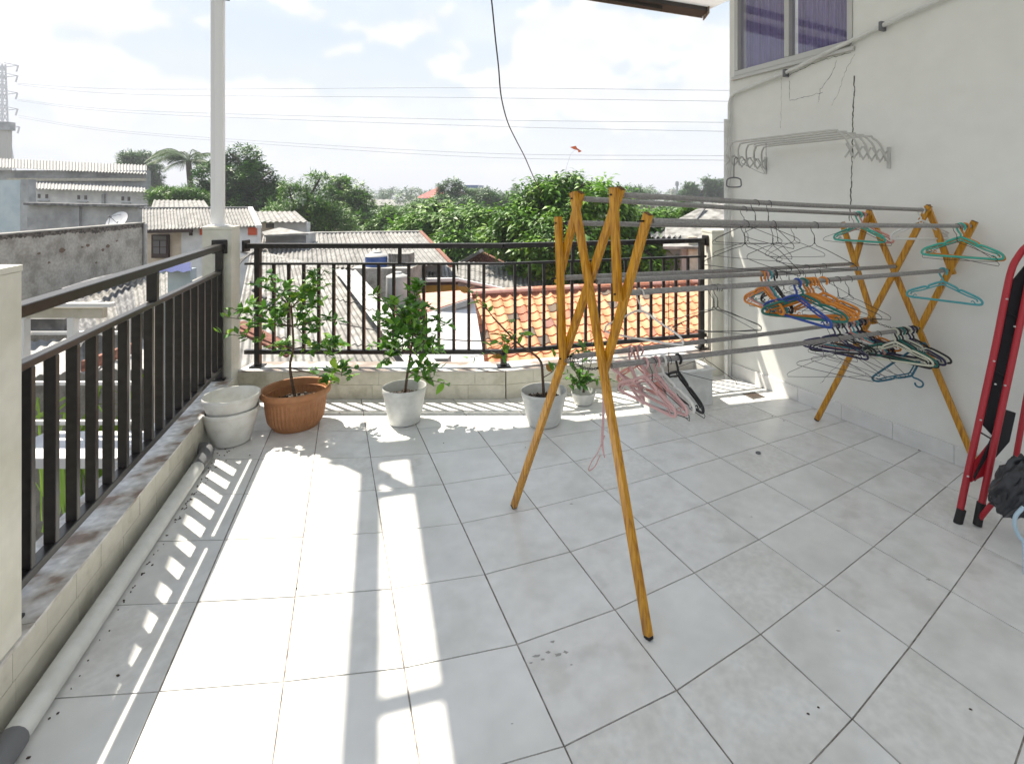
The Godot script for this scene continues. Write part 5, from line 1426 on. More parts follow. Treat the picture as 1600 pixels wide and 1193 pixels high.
	var pl := thing("banana_plant", "bright green strap leaved plant behind the canopy posts", "plant", base_at(140, 5.6))
	g = G.new()
	for k in 34:
		var b0 := base_at(60 + rng.randf() * 110, 5.5 + rng.randf() * 0.5); b0.y = -1.7 + rng.randf() * 0.2
		var dr := Vector3(rng.randfn(0, 0.5), 0, rng.randfn(0, 0.4))
		var hh := rng.randf_range(0.7, 1.35)
		var pts := [b0, b0 + dr * 0.2 + Vector3(0, hh * 0.6, 0), b0 + dr * 0.55 + Vector3(0, hh, 0), b0 + dr * 1.0 + Vector3(0, hh * 0.92, 0)]
		for i in 3:
			var w0: Vector3 = Vector3(0.035, 0, 0.02) * [0.5, 1.0, 0.8][i]; var w1: Vector3 = Vector3(0.035, 0, 0.02) * [1.0, 0.8, 0.05][i]
			g.quad(pts[i] - w0, pts[i] + w0, pts[i + 1] + w1, pts[i + 1] - w1, Vector3(0, 0.5, 1).normalized())
	part(pl, "leaves", g, M.leaf[3])
	pl.get_child(0).set_meta("kind", "stuff")
	g = G.new(); g.tube([base_at(115, 5.7), base_at(115, 5.7) + Vector3(0, 2.6, 0)], 0.08, 8); part(pl, "stalk", g, M.leaf[0])
	# ---- cream house with the brown window
	t = thing("cream_house", "cream walled house with a brown framed window under a pale corrugated roof", "house", base_at(290, 14))
	corr(t, P(222, 326, 16), P(391, 325.5, 16), P(404, 353.5, 13.4), P(222, 360, 13.2), 0.085, 0.016, 10, 1, [M.asb, M.asb_b])
	g = G.new(); g.bar(P(222, 325, 16), P(392, 324.5, 16), 0.25, 0.06, 0.01); part(t, "ridge_cap", g, M.asb_dark)
	g = G.new(); g.bar(P(391, 325, 15.9), P(404.5, 354, 13.3), 0.12, 0.08, 0.01); part(t, "barge_board", g, M.fascia_white)
	g = G.new(); g.bar(P(224, 361.5, 13.25), P(300, 360, 13.25), 0.06, 0.08); part(t, "fascia", g, M.brown_frame)
	block(t, "wall", 226, 330, 360, 500, 13.7, 0.2, M.cream_wall, true)
	block(t, "wall", 283, 402, 353.5, 400, 13.5, 0.15, M.white_wall, true)
	var wdw := Node3D.new(); wdw.name = "window"; t.add_child(wdw); wdw.position = P(249, 384, 13.65) - t.position
	block(wdw, "frame", 236, 262, 366.5, 403, 13.62, 0.07, M.brown_frame)
	for e in [[239, 248.2, 376, 385], [249.8, 259, 376, 385], [239, 248.2, 386.5, 396], [249.8, 259, 386.5, 396]]: block(wdw, "pane", e[0], e[1], e[2], e[3], 13.6, 0.015, M.pane_grey)
	block(wdw, "fanlight", 239, 259, 368.5, 374.5, 13.6, 0.015, M.opening_shade)  # flat panel, dark colour stands in for the unlit inside
	for e in [[311.5, 318.5], [387, 400]]: block(t, "shutter", e[0], e[1], 355, 367, 13.46, 0.035, M.red_paint)
	block(t, "vent", 295, 299.5, 363, 368, 13.47, 0.025, M.brown_frame)
	t = thing("blue_tarpaulin", "strip of blue tarpaulin over a low shed below the cream house", "tarpaulin", base_at(270, 12))
	g = G.new()
	for k in 14:
		var u0 := lerpf(244, 298, k / 14.0); var u1 := lerpf(244, 298, (k + 1) / 14.0)
		var w0 := sin(k * 1.3) * 1.3; var w1 := sin((k + 1) * 1.3) * 1.3
		g.quad(P(u0, 410.5 + w0, 12.3), P(u1, 410.5 + w1, 12.3), P(u1, 424 + w1, 11.6), P(u0, 424 + w0, 11.6), Vector3(0, 0.7, 0.7))
	part(t, "sheet", g, M.tarp_blue)
	block(t, "shed_wall", 246, 297, 420, 425, 11.95, 0.2, M.pale_blue, true)
	t = thing("grey_back_roof", "plain grey gabled roof just above the cream house ridge", "house", base_at(285, 21))
	corr(t, P(240, 313, 22.5), P(318, 313.5, 22.5), P(327, 326, 20), P(236, 325, 20), 0.18, 0.02, 5, 1, [M.asb])
	block(t, "wall", 240, 324, 324, 330, 20.8, 1.0, M.concrete, true)
	# ---- grey roofed house right of the post
	t = thing("hipped_house", "white walled house with a weathered grey hipped roof beyond the cream house", "house", base_at(440, 18))
	corr(t, P(397, 331, 20), P(463, 330.5, 20), P(482, 347, 17.6), P(402, 347.5, 17.6), 0.18, 0.02, 6, 1, [M.asb, M.asb_b])
	block(t, "wall", 428, 479, 347.5, 368, 17.9, 0.25, M.white_wall, true)
	block(t, "wall", 404, 428, 348, 360, 18.1, 0.2, M.cream_wall, true)
	block(t, "painted_opening", 415, 427, 349, 356, 18.05, 0.08, M.opening_shade)  # no real hole: a panel coloured as the shade within
	t = thing("porch_roof", "small grey hipped porch roof in front of the white walled house", "roof", base_at(450, 16))
	g = G.new(); g.slab([P(437, 355, 16.6), P(482, 364, 15.6), P(413, 367, 15.2)], Vector3(0, -0.05, 0)); part(t, "roof_plane", g, M.asb_b)
	g = G.new(); g.slab([P(437, 355, 16.6), P(413, 367, 15.2), P(409, 362, 16.6)], Vector3(0, -0.05, 0)); part(t, "roof_plane", g, M.asb)
	block(t, "wall", 415, 478, 365, 372, 15.8, 0.6, M.concrete, true)
	# ---- large corrugated roof
	t = thing("warehouse", "large corrugated grey roof with rusty red barge boards behind the front railing", "house", base_at(560, 15))
	corr(t, P(412, 366, 17.5), P(656, 363, 17.5), P(704, 413, 13.6), P(398, 424, 13.6), 0.125, 0.022, 13, 2, [M.asb, M.asb, M.asb_b])
	g = G.new(); g.bar(P(412, 365, 17.5), P(657, 362, 17.5), 0.3, 0.07, 0.01); part(t, "ridge_cap", g, M.asb_b)
	g = G.new(); g.bar(P(657, 363, 17.45), P(705, 413.5, 13.55), 0.1, 0.13, 0.01); part(t, "barge_board", g, M.rust)
	block(t, "wall", 400, 690, 414, 430, 14.2, 0.3, M.concrete, true)
	# ---- blue tank, its wall, white tank
	t = thing("tank_wall", "stained grey wall carrying the blue water tank", "wall", base_at(595, 12.6))
	block(t, "panel", 546, 642, 419, 460, 12.6, 0.9, M.stained, true)
	var tb := P(588, 417, 13.0)
	t = thing("blue_tank", "blue plastic water tank with a white domed lid on the stained wall", "water tank", tb)
	g = G.new(); g.lathe(tb, [[0.0, 0.0], [0.24, 0.0], [0.25, 0.02], [0.245, 0.08], [0.25, 0.1], [0.245, 0.16], [0.25, 0.18], [0.245, 0.25]], 28); part(t, "body", g, M.tank_blue)
	g = G.new(); g.lathe(tb, [[0.252, 0.25], [0.23, 0.29], [0.12, 0.33], [0.11, 0.33], [0.11, 0.36], [0.0, 0.37]], 28); part(t, "lid", g, M.asb_white)
	t = thing("sheet_metal_box", "corrugated grey metal cabinet beside the blue water tank", "cabinet", P(622, 419, 13))
	corr(t, P(607, 396, 13.0), P(640, 397, 13.0), P(640, 419, 12.98), P(607, 419, 12.98), 0.06, 0.012, 1, 1, [M.asb], "side_sheet")
	block(t, "body", 607, 640, 396.5, 419, 13.06, 0.4, M.asb)
	var tw := P(620, 487, 11.0)
	t = thing("white_tank", "tall white cylindrical water tank on a rusty stand behind the shrub", "water tank", tw)
	g = G.new(); g.lathe(tw, [[0.0, 0.0], [0.205, 0.0], [0.212, 0.02], [0.208, 0.35], [0.205, 0.68], [0.195, 0.71], [0.1, 0.755], [0.09, 0.755], [0.09, 0.785], [0.0, 0.79]], 32); part(t, "body", g, M.asb_white)
	for q in [[Vector3(-0.3, 0, -0.25), Vector3(-0.3, 0, 0.25)], [Vector3(0.42, 0, -0.25), Vector3(0.42, 0, 0.25)], [Vector3(-0.3, 0, 0.25), Vector3(0.42, 0, 0.25)], [Vector3(-0.3, 0.13, 0.25), Vector3(0.42, 0.13, 0.25)], [Vector3(-0.3, 0, 0.25), Vector3(-0.3, 0.13, 0.25)], [Vector3(-0.3, 0, -0.25), Vector3(0.42, 0, -0.25)]]:
		g = G.new(); g.bar(tw + q[0] + Vector3(0, -0.015, 0), tw + q[1] + Vector3(0, -0.015, 0), 0.028, 0.028); part(t, "stand_bar", g, M.rust)
	g = G.new()
	for q in [Vector3(-0.3, 0, 0.25), Vector3(0.42, 0, 0.25), Vector3(-0.3, 0, -0.25), Vector3(0.42, 0, -0.25)]:
		g = G.new(); g.bar(tw + q + Vector3(0, -0.03, 0), Vector3(tw.x + q.x, GROUND, tw.z + q.z), 0.04, 0.04); part(t, "stand_leg", g, M.rust)
	# ---- near asbestos roof that fills the view under the front railing
	t = thing("near_roof_house", "low house with a big pale asbestos roof close behind the lime tree", "house", base_at(480, 8.5))
	corr(t, P(392, 393, 12.5), P(545, 430, 11.2), P(720, 640, 6.4), P(340, 640, 6.0), 0.11, 0.013, 9, 3, [M.asb, M.asb_b, M.asb_b])
	g = G.new(); g.bar(P(385, 392, 12.5), P(545, 430, 11.2), 0.3, 0.06, 0.01); part(t, "ridge_cap", g, M.asb_b)
	corr(t, P(420, 385, 12.6), P(392, 394, 12.5), P(330, 470, 9.2), P(300, 440, 10.6), 0.11, 0.013, 4, 2, [M.asb, M.asb_b])
	for e in [[P(521, 430, 11.05), P(556, 432, 10.95), P(690, 590, 6.85), P(640, 590, 6.8)]]:
		corr(t, e[0] + Vector3(0, 0.1, 0), e[1] + Vector3(0, 0.1, 0), e[2] + Vector3(0, 0.1, 0), e[3] + Vector3(0, 0.1, 0), 0.1, 0.012, 2, 2, [M.asb_white], "white_sheet")
	g = G.new(); g.bar(P(372, 505, 6.75), P(450, 545, 6.6), 0.16, 0.05, 0.006); part(t, "rusty_flashing", g, M.rust)
	g = G.new(); g.bar(P(372, 516, 6.6), P(450, 556, 6.45), 0.05, 0.04, 0.006); part(t, "rusty_flashing", g, M.rust)
	block(t, "wall", 330, 700, 560, 620, 7.6, 0.2, M.concrete, true)
	for e in [[395, 453], [400, 442], [408, 462], [392, 440], [404, 430]]:
		g = G.new(); g.tube([P(e[0], e[1], 9.4), P(e[0] + 7, e[1] + 4, 9.35)], 0.03, 6); part(t, "roof_bolt_cap", g, M.asb_dark)
	g = G.new(); g.tube(smooth([P(530, 505, 7.2), P(600, 518, 7.0), P(690, 530, 7.0), P(770, 533, 7.2)], 3), 0.008, 5); part(t, "service_wire", g, M.cable)
	# ---- yellow building with white gutters
	t = thing("yellow_house", "mustard yellow house with white gutters and a grey roof behind the tiled roof", "house", base_at(720, 13.5))
	block(t, "wall", 636, 742, 440, 470, 13.6, 0.3, M.yellow_wall, true)
	corr(t, P(640, 412, 15.2), P(712, 412, 15.2), P(716, 433, 13.7), P(640, 434, 13.7), 0.1, 0.02, 5, 1, [M.asb_white, M.asb])
	corr(t, P(716, 410, 16.6), P(850, 418, 16.6), P(850, 463, 13.5), P(716, 434, 13.5), 0.13, 0.014, 7, 2, [M.asb])
	g = G.new(); g.bar(P(636, 438, 13.4), P(717, 436.5, 13.4), 0.1, 0.09, 0.01); part(t, "gutter", g, M.fascia_white)
	g = G.new(); g.bar(P(716, 436.5, 13.4), P(850, 465, 13.4), 0.1, 0.07, 0.01); part(t, "gutter", g, M.fascia_white)
	g = G.new(); g.bar(P(716, 443, 13.45), P(850, 472, 13.45), 0.08, 0.12); part(t, "fascia", g, M.asb_dark)
	g = G.new(); g.bar(P(636, 443.5, 13.45), P(716, 442, 13.45), 0.08, 0.07); part(t, "fascia", g, M.brown_frame)
	t = thing("small_gable_roof", "small weathered gable with a brown face under the trees", "house", base_at(750, 19))
	g = G.new(); g.slab([P(722, 410, 18), P(752, 393, 18), P(790, 412, 18)], Vector3(0, 0, -0.3)); part(t, "gable", g, M.rust)
	g = G.new(); g.bar(P(718, 411, 17.9), P(752, 391.5, 17.9), 0.7, 0.1); part(t, "roof_edge", g, M.asb)
	block(t, "wall", 728, 790, 410, 420, 18.1, 0.3, M.concrete, true)
	# ---- white gable and clay tiled roof
	t = thing("white_slab_roof", "bright white sloping slab capped in pink at the end of the tiled roof", "roof", base_at(710, 10.3))
	g = G.new(); g.slab(tilted([[668, 488], [738, 466], [742, 474], [756, 560], [760, 600], [668, 600]]), Vector3(0, -0.1, -0.05)); part(t, "plaster", g, M.white_wall)
	g = G.new(); g.slab([P(655, 462, 11.4), P(735, 456, 11.4), P(738, 468, 10.45), P(668, 490, 10.4)], Vector3(0, 0.05, 0)); part(t, "pink_capping", g, M.pink_cap)
	g = G.new(); g.bar(P(668, 493, 10.38), P(738, 470, 10.42), 0.06, 0.1); part(t, "grey_flashing", g, M.concrete)
	build_tiled_roof()
	# ---- house on the right
	t = thing("right_house", "grey roofed house with pale walls between the trees and the end pillar", "house", base_at(1080, 14))
	g = G.new(); g.slab([P(1040, 352, 15), P(1105, 318, 16.5), P(1190, 318, 16.5), P(1190, 385, 13.2), P(1036, 385, 13.2)], Vector3(0, -0.06, 0)); part(t, "roof_plane", g, M.asb)
	corr(t, P(1012, 360, 16.5), P(1075, 358, 16.0), P(1062, 372, 13.6), P(1018, 372, 13.6), 0.18, 0.03, 3, 1, [M.asb_dark])
	block(t, "wall", 1066, 1190, 385, 420, 13.6, 0.3, M.white_wall, true)
	block(t, "wall", 1042, 1070, 372, 420, 13.9, 0.3, M.concrete, true)
	block(t, "pier", 1076, 1090, 370, 420, 13.3, 0.2, M.beige_paint, true)
	g = G.new(); g.bar(P(1086, 345, 15.0), P(1102, 324, 15.9), 0.05, 0.05); part(t, "roof_seam", g, M.asb_dark)
	t = thing("grey_shed", "square grey metal shed among the trees beside the right house", "house", base_at(1012, 24))
	block(t, "wall", 1003, 1023, 322, 350, 24, 2.0, M.far_block, true)
	block(t, "roof", 1000, 1045, 318.5, 322, 23.8, 2.4, M.asb_white)
	# ---- far things
	t = thing("far_house", "distant two storey house with a grey roof among the trees", "house", base_at(593, 75))
	corr(t, P(573, 311.5, 79), P(612, 311.5, 79), P(620, 321, 74), P(566, 321, 74), 1.0, 0.05, 4, 1, [M.asb])
	block(t, "wall", 570, 616, 321, 340, 75, 4.0, M.far_block, true)
	for k in 5: block(t, "window", 573 + k * 8.5, 578 + k * 8.5, 323, 328, 74.9, 0.2, M.pane_grey)
	t = thing("red_roof_house", "distant white house with a pink red hipped roof in the trees", "house", base_at(672, 85))
	g = G.new(); g.slab([P(653, 307, 84), P(686, 291, 87), P(700, 307, 84)], Vector3(0, -0.2, 0.3)); part(t, "roof", g, M.roof_red)
	block(t, "wall", 658, 696, 307, 330, 85, 4.0, M.white_wall, true)
	for k in 3: block(t, "window", 661 + k * 8, 665 + k * 8, 311, 318, 84.9, 0.2, M.pane_grey)
	t = thing("blue_roof_house", "distant building with a blue flat roof above the treetops", "house", base_at(735, 120))
	block(t, "roof", 725, 748, 289, 294, 120, 6.0, M.tank_blue); block(t, "wall", 726, 747, 294.2, 310, 120.5, 5.0, M.far_block, true)
	t = thing("grey_block_tower", "pale grey apartment block far off beside the pylon", "house", base_at(2, 70))
	block(t, "wall", -30, 11, 203, 260, 70, 0.6, M.far_block, true)
	block(t, "parapet", -30, 12.5, 190, 203, 69.8, 0.9, M.concrete)
	t = thing("antenna_mast", "thin distant antenna mast above the treeline", "mast", base_at(1058, 150))
	g = G.new(); g.bar(base_at(1058, 150), P(1058, 283, 150), 0.5, 0.5); part(t, "mast_pole", g, M.pylon)
	for k in 3:
		g = G.new(); g.bar(P(1056 + k * 2, 290, 149.6), P(1056 + k * 2, 284, 149.6), 0.25, 0.25); part(t, "aerial", g, M.pylon)
	block(t, "hut", 1050, 1057, 296, 306, 150, 3.0, M.far_block, true)
	build_pylon()
	build_trees()
	# kite
	var kc := P(900, 233, 26)
	t = thing("kite", "small orange kite flying above the big tree", "kite", kc)
	g = G.new()
	g.slab([kc + Vector3(-0.28, 0.1, 0), kc + Vector3(0.0, 0.16, 0.02), kc + Vector3(0.1, -0.05, 0.02), kc + Vector3(-0.1, 0.0, 0)], Vector3(0, 0, 0.01)); part(t, "sail", g, M.orange_kite)
	g = G.new(); g.slab([kc + Vector3(0.06, 0.05, 0), kc + Vector3(0.28, -0.1, 0.05), kc + Vector3(0.12, -0.16, 0.03)], Vector3(0, 0, 0.01)); part(t, "tail", g, M.orange_kite)
	g = G.new(); g.tube([kc, P(892, 240, 25), P(886, 258, 22), P(882, 275, 19)], 0.006, 4); part(t, "string", g, M.pvc_grey)

func tilted(px: Array) -> Array:      # pixels on the sloping white slab beside the tiled roof
	var o := P(705, 477, 10.5)
	var nn := Vector3(0.0, 0.86, 0.5).normalized()
	var out := []
	for e in px:
		var dir := P(e[0], e[1], 1.0) - Vector3(0, H, 0)
		out.append(Vector3(0, H, 0) + dir * ((o - Vector3(0, H, 0)).dot(nn) / dir.dot(nn)))
	return out
func build_tiled_roof():
	var t := thing("tiled_roof_house", "house with an orange clay tiled roof and mortared ridge behind the front railing", "house", base_at(920, 10.5))
	var r0 := Vector3(-2.15, -0.31, -11.4); var r1 := Vector3(4.6, -0.31, -13.5)
	var ax := (r1 - r0).normalized()
	var dn := Vector3(-ax.z, 0, ax.x); if dn.z < 0: dn = -dn
	var slope := (dn + Vector3(0, -0.42, 0)).normalized()
	var nn := ax.cross(slope).normalized(); if nn.y < 0: nn = -nn
	var tw := 0.215; var tl := 0.25
	# one tile: a shallow trough and a roll, with a thick lower lip
	var g := G.new()
	var prof := []
	for k in 9:
		var f := k / 8.0
		var y := 0.0
		if f < 0.58: y = -0.012 * sin(PI * f / 0.58)
		else: y = 0.034 * sin(PI * (f - 0.58) / 0.42)
		prof.append(Vector2(f * tw * 1.04, y))
	var lip := 0.022
	for k in 8:
		var a := prof[k] as Vector2; var b := prof[k + 1] as Vector2
		var n2 := Vector2(-(b.y - a.y), b.x - a.x).normalized()
		var n3 := Vector3(n2.x, n2.y, 0)
		g.quad(Vector3(a.x, a.y, -0.03), Vector3(b.x, b.y, -0.03), Vector3(b.x, b.y + lip, tl), Vector3(a.x, a.y + lip, tl), n3)
		g.quad(Vector3(a.x, a.y + lip, tl), Vector3(b.x, b.y + lip, tl), Vector3(b.x, b.y + lip - 0.02, tl), Vector3(a.x, a.y + lip - 0.02, tl), Vector3(0, 0, 1))
	var tile := g.mesh()
	var b0 := Basis(ax, nn, slope)
	var n := 0
	var xs := []
	var r := RandomNumberGenerator.new(); r.seed = 12
	for row in 16:
		for col in 31:
			var p := r0 + ax * (col * tw + 0.05) + slope * (row * tl + 0.06)
			if row > 12 or col > 24: xs.append([p, row, col]); continue
			if n >= 300: xs.append([p, row, col]); continue
			p += slope * r.randfn(0, 0.008)
			var q := b0 * Basis(Vector3(0, 1, 0), r.randfn(0, 0.022))
			var k := r.randf()
			var dirt := 0.12 + 0.25 * smoothstep(5.0, 10.0, row)
			piece(t, "roof_tile", tile, M.clay[0] if k < 0.42 else (M.clay[2] if k < 0.72 else (M.clay[1] if k < 1.0 - dirt else (M.clay[3] if k < 1.0 - dirt * 0.5 else M.clay[4 + r.randi() % 3]))), Transform3D(q, p))
			n += 1
	var mm := MultiMesh.new(); mm.transform_format = MultiMesh.TRANSFORM_3D; mm.mesh = tile; mm.instance_count = xs.size()
	for k in xs.size(): mm.set_instance_transform(k, Transform3D(b0, xs[k][0] - t.position))
	var mi := MultiMeshInstance3D.new(); mi.name = "roof_tiles"; mi.multimesh = mm; mi.material_override = M.clay[1]; mi.set_meta("kind", "stuff"); t.add_child(mi, true)
	g = G.new(); g.bar(r0 - ax * 0.06 + nn * 0.03, r0 - ax * 0.06 + nn * 0.03 + slope * 3.9, 0.2, 0.05, 0.006, nn); part(t, "verge_mortar", g, M.asb_white)
	# roof deck beneath, ridge roll, walls
	g = G.new(); g.slab([r0 - nn * 0.03, r1 - nn * 0.03, r1 - nn * 0.03 + slope * 4.1, r0 - nn * 0.03 + slope * 4.1], -nn * 0.05); part(t, "roof_deck", g, M.clay_ridge)
	g = G.new(); g.slab([r0 - nn * 0.03, r1 - nn * 0.03, r1 - dn * 3.5 + Vector3(0, -1.4, 0), r0 - dn * 3.5 + Vector3(0, -1.4, 0)], Vector3(0, -0.05, 0)); part(t, "rear_slope", g, M.clay_ridge)
	var x := 0.0
	while x < 6.7:
		g = G.new()
		var pts := []
		for k in 7:
			var a := PI * k / 6.0
			pts.append(Vector2(cos(a) * 0.13, sin(a) * 0.085))
		var o := r0 + ax * x + Vector3(0, 0.0, 0)
		for k in 6:
			var pa: Vector2 = pts[k]; var pb: Vector2 = pts[k + 1]
			var na := (dn * pa.x + Vector3.UP * pa.y * 1.6).normalized(); var nb := (dn * pb.x + Vector3.UP * pb.y * 1.6).normalized()
			g.squad(o + dn * pa.x + Vector3.UP * pa.y, o + dn * pb.x + Vector3.UP * pb.y, o + ax * 0.36 + dn * pb.x + Vector3.UP * (pb.y * 1.08), o + ax * 0.36 + dn * pa.x + Vector3.UP * (pa.y * 1.08), na, nb, nb, na)
		part(t, "ridge_tile", g, M.pink_cap if r.randf() < 0.35 else M.clay_ridge)
		x += 0.34
	g = G.new(); g.bar(r0 + dn * 0.14 + Vector3(0, -0.03, 0), r1 + dn * 0.14 + Vector3(0, -0.03, 0), 0.05, 0.1); part(t, "ridge_mortar", g, M.rust)
	g = G.new(); g.slab([r0 + slope * 3.6 + Vector3(0, -0.15, 0), r1 + slope * 3.6 + Vector3(0, -0.15, 0), Vector3((r1 + slope * 3.6).x, GROUND, (r1 + slope * 3.6).z), Vector3((r0 + slope * 3.6).x, GROUND, (r0 + slope * 3.6).z)], -dn * 0.2); part(t, "wall", g, M.white_wall)

func build_pylon():
	var D := 260.0
	var b := base_at(3, D)
	var t := thing("power_pylon", "tall steel lattice pylon far off at the edge of the houses", "pylon", b)
	var S := D / FP
	var legs := []
	var prof := [[0.0, 34.0], [0.35, 17.0], [0.55, 9.0], [0.8, 7.0], [1.0, 5.0]]
	var top := P(3, 100, D)
	var at := func(f: float, c: Array) -> Vector3:
		var w := 0.0
		for k in prof.size() - 1:
			if f >= prof[k][0] and f <= prof[k + 1][0]: w = lerpf(prof[k][1], prof[k + 1][1], (f - prof[k][0]) / (prof[k + 1][0] - prof[k][0]))
		return Vector3(b.x + c[0] * w * S / 2, lerpf(b.y, top.y, f), b.z + c[1] * w * S / 2)
	var cs := [[-1, -1], [1, -1], [1, 1], [-1, 1]]
	for c in cs:
		var g := G.new()
		for k in prof.size() - 1: g.bar(at.call(prof[k][0], c), at.call(prof[k + 1][0], c), 0.45, 0.45)
		part(t, "leg", g, M.pylon)
	var lv := [0.0, 0.14, 0.26, 0.36, 0.45, 0.53, 0.6, 0.67, 0.74, 0.81, 0.88, 0.94, 1.0]
	var g := G.new()
	for k in lv.size() - 1:
		for s in 4:
			g.bar(at.call(lv[k], cs[s]), at.call(lv[k + 1], cs[(s + 1) % 4]), 0.28, 0.28)
			g.bar(at.call(lv[k], cs[(s + 1) % 4]), at.call(lv[k + 1], cs[s]), 0.28, 0.28)
			g.bar(at.call(lv[k], cs[s]), at.call(lv[k], cs[(s + 1) % 4]), 0.25, 0.25)
	part(t, "bracing", g, M.pylon); t.get_child(t.get_child_count() - 1).set_meta("kind", "stuff")
	for e in [[102, 28], [118, 27], [145, 27], [170, 27], [198, 30]]:
		for s in [-1.0, 1.0]:
			g = G.new()
			var yy := P(3, e[0], D).y
			var tip := Vector3(b.x + s * (e[1] - 3) * S, yy, b.z)
			g.bar(Vector3(b.x + s * 3 * S, yy + 1.2, b.z), tip, 0.3, 0.3); g.bar(Vector3(b.x + s * 3 * S, yy - 0.8, b.z), tip, 0.3, 0.3)
			part(t, "cross_arm", g, M.pylon)
			g = G.new(); g.tube([tip, tip + Vector3(-s * 0.9, -3.0, 0)], 0.35, 6); part(t, "insulator", g, M.pylon)
	# conductors
	for e in [[27, 130, 139, 137, 141], [27, 132, 147, 152, 158], [27, 155, 172, 186, 191], [27, 157, 176, 195, 205], [28, 180, 205, 237, 243], [28, 183, 208, 243, 250], [28, 104, 108, 104, 98]]:
		if e[1] == 104: continue
		var pw := thing("power_line", "thin overhead power line crossing the sky from the pylon", "power line", P(e[0], e[1], 258), "power lines from the pylon")
		var pts := [P(e[0], e[1], 258), P(200, e[2], 235), P(700, e[3], 190), P(1130, e[4], 160), P(1500, e[4] + 4, 140)]
		g = G.new(); g.tube(smooth(pts, 6), 0.085, 5); part(pw, "conductor", g, M.pylon)

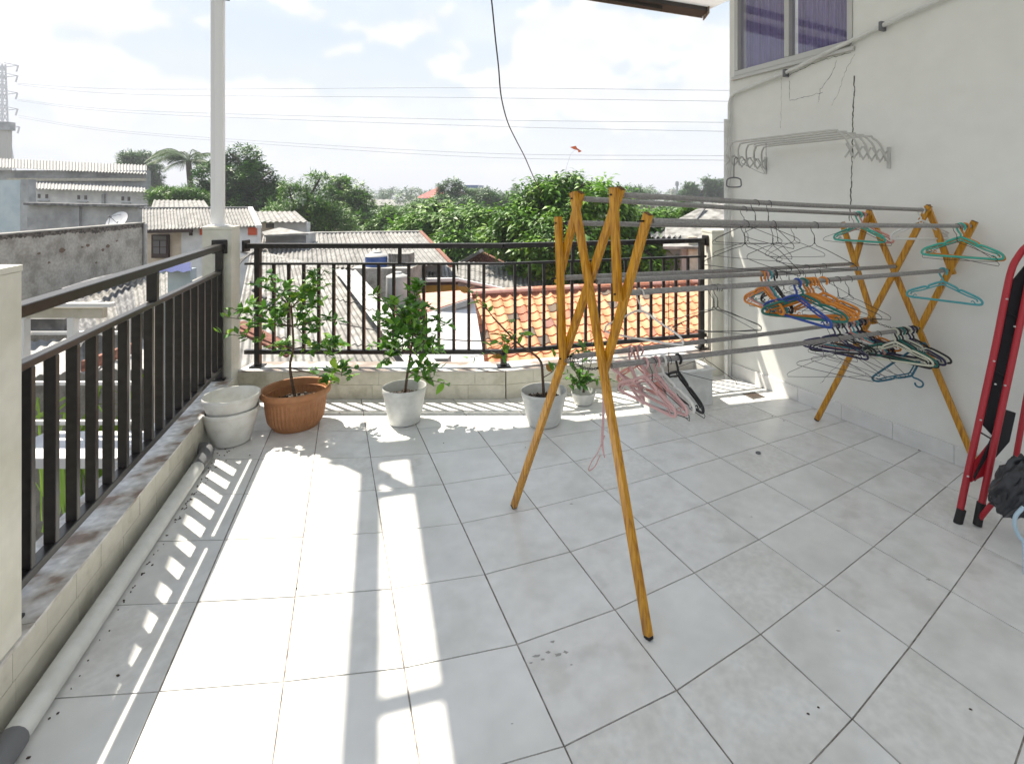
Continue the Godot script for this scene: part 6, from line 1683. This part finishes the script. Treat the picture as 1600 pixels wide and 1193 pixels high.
func build_trees():
	var mango := [Color(0.075, 0.17, 0.02), Color(0.10, 0.22, 0.022), Color(0.15, 0.29, 0.03), Color(0.055, 0.13, 0.018), Color(0.20, 0.34, 0.035)]
	var dark := [Color(0.03, 0.085, 0.02), Color(0.045, 0.115, 0.022), Color(0.06, 0.14, 0.025), Color(0.085, 0.18, 0.03)]
	var mid := [Color(0.06, 0.14, 0.025), Color(0.085, 0.18, 0.03), Color(0.12, 0.23, 0.035), Color(0.16, 0.27, 0.04)]
	var far := [Color(0.05, 0.11, 0.035), Color(0.065, 0.135, 0.04), Color(0.08, 0.16, 0.04)]
	tree("mango_tree", "big bright leaved mango tree right behind the near drying rack frame", 890, 15.5, [[845, 320, 50, 42, 0.6], [900, 300, 60, 30, 0.2], [930, 330, 62, 45, -0.5], [800, 360, 52, 40, -0.2], [880, 380, 70, 45, -1.0], [960, 390, 55, 45, -0.6], [1020, 410, 45, 38, -1.2], [830, 410, 45, 38, 0.2], [770, 345, 32, 30, 0.8], [950, 440, 70, 30, -0.4], [860, 440, 60, 30, 0.2], [1000, 360, 36, 36, 0.4]], 4600, 0.5, mango, "mango", 0.22, 101)
	tree("rambutan_tree", "dense bright green tree behind the end of the large corrugated roof", 700, 21, [[690, 350, 50, 36, 0], [735, 355, 45, 38, -0.8], [650, 365, 38, 26, 0.4], [720, 390, 55, 35, -1.5], [770, 385, 40, 40, -1.0], [690, 330, 32, 20, 0.8]], 2300, 0.6, mango, "mango", 0.22, 102)
	tree("dark_tree", "tall dense dark tree standing behind the white roof post", 375, 32, [[375, 255, 36, 30, 0], [350, 285, 46, 34, 0.5], [400, 285, 36, 34, -0.5], [340, 315, 50, 24, 0], [405, 318, 38, 22, -1.0], [330, 275, 26, 24, 0.8], [375, 305, 55, 30, 0.6], [425, 300, 22, 22, 0]], 3400, 0.62, dark, "small", 0.35, 103)
	tree("feathery_tree", "airy tree with thin spreading branches beyond the grey hipped roof", 475, 26, [[470, 320, 42, 22, 0], [445, 335, 30, 18, -0.5], [500, 335, 32, 26, 0], [478, 295, 28, 10, 0.5], [500, 278, 18, 5, 0.5], [470, 345, 55, 26, 1.0], [520, 350, 36, 24, 0.5], [452, 300, 14, 16, 0]], 1500, 0.5, mid, "feather", 0.16, 104)
	tree("round_tree", "pale green rounded tree with layered branches left of the distant house", 545, 34, [[540, 300, 34, 22, 0], [555, 318, 30, 20, -0.5], [525, 325, 24, 22, 0], [552, 340, 32, 20, -1], [530, 290, 22, 14, 0.5], [575, 350, 24, 22, -1], [515, 345, 26, 22, 0]], 1900, 0.6, mid, "small", 0.22, 105)
	tree("garden_tree", "leafy garden tree in front of the distant house", 625, 28, [[625, 345, 36, 24, 0], [600, 355, 28, 18, -0.5], [650, 335, 26, 22, 0.5], [640, 360, 44, 20, -1], [580, 362, 28, 16, 0]], 1500, 0.55, mid, "small", 0.2, 106)
	tree("broad_tree", "broad dull green tree beside the distant red roofed house", 710, 55, [[705, 300, 24, 20, 0], [735, 308, 36, 16, -2], [770, 312, 36, 14, 0], [690, 318, 22, 12, -3], [720, 325, 40, 14, -4], [800, 318, 34, 14, 0]], 1900, 0.95, far, "small", 0.35, 107)
	tree("rain_tree", "flat topped blue green tree far behind the row house", 218, 60, [[215, 247, 24, 7, 0], [228, 262, 22, 8, 0], [205, 256, 16, 6, 1], [232, 278, 18, 9, 0], [222, 292, 24, 12, 0], [240, 300, 14, 12, 0]], 1200, 0.95, far, "feather", 0.3, 108)
	tree("shrub_tree", "yellow green shrubby tree below the palm", 275, 27, [[262, 305, 20, 10, 0], [290, 306, 20, 10, 0], [245, 310, 14, 10, -1], [312, 312, 16, 10, 0]], 700, 0.45, mid, "feather", 0.1, 109)
	tree("grey_green_tree", "soft grey green tree above the grey shed roof line", 990, 45, [[985, 308, 26, 14, 0], [1000, 300, 16, 10, 0], [970, 320, 24, 16, 0]], 700, 0.75, far, "feather", 0.2, 110)
	tree("hedge_tree", "yellow green bush over the right house's roof edge", 1060, 17, [[1050, 338, 26, 10, 0], [1080, 332, 20, 9, 0.3], [1040, 345, 16, 10, 0]], 500, 0.34, mid, "small", 0.1, 111)
	for e in [[1075, 298, 16, 13, "rounded tree on the far hill left of the wall edge"], [1100, 292, 20, 14, "taller rounded tree on the far hill by the wall edge"], [1128, 294, 22, 16, "broad tree on the far hill behind the end pillar"]]:
		tree("hill_tree", e[4], e[0], 85, [[e[0], e[1], e[2], e[3], 0], [e[0] - 6, e[1] + 10, e[2], 10, 0]], 500, 1.2, far, "small", 0.3, 112 + e[0], "far hill trees")
	# palm
	rng.seed = 66
	var pb := base_at(294, 42)
	var crown := P(294, 252, 42)
	var pm := thing("coconut_palm", "coconut palm with drooping fronds above the cream house", "palm tree", pb)
	var g := G.new(); g.tube(smooth([pb, pb.lerp(crown, 0.5) + Vector3(0.3, 0, 0), crown], 5), 0.28, 8, false, 0.18); part(pm, "trunk", g, M.bark)
	for k in 26:
		var a := TAU * k / 26 + rng.randf_range(-0.15, 0.15)
		g = G.new()
		frond(g, crown, Vector3(cos(a), 0.0, sin(a)).normalized(), rng.randf_range(2.0, 3.0), rng.randf_range(0.2, 3.4))
		part(pm, "frond", g, M.palm)
	# the wooded horizon
	var w := thing("far_woodland", "hazy belt of treetops along the horizon", "woodland", base_at(700, 160))
	w.set_meta("kind", "stuff")
	var lobes := []
	var r := RandomNumberGenerator.new(); r.seed = 71
	for k in 120:
		var u := -60.0 + k * 14.5 + r.randf_range(-8, 8)
		var d := r.randf_range(110, 210)
		var top := 296.0 + r.randf_range(-4, 5)
		var c := P(u, top + 12, d)
		lobes.append([c, Vector3(r.randf_range(9, 16) / FP * d, 13.0 / FP * d, 4.0)])
	foliage(w, "treetops", lobes, 9000, 2.1, far, "small", 72)
	# greenery between the houses and the horizon
	var w2 := thing("green_understorey", "mass of mixed garden greenery between the far roofs", "greenery", base_at(560, 45))
	w2.set_meta("kind", "stuff")
	lobes = []
	for k in 46:
		var u := 235.0 + k * 19.5 + r.randf_range(-10, 10)
		var d := r.randf_range(30, 60)
		lobes.append([P(u, 338 + r.randf_range(-8, 12), d), Vector3(24.0 / FP * d, 22.0 / FP * d, 2.0)])
	foliage(w2, "leaves", lobes, 5200, 0.85, dark + mid, "small", 73)

func _ready():
	set_camera_and_light()
	make_materials()
	build_floor()
	build_parapets()
	build_railings()
	build_house_wall()
	build_roof()
	build_background()
	build_rack()
	build_hangers()
	build_wall_rack()
	build_plants()
	build_red_frame()
	build_floor_pipe()
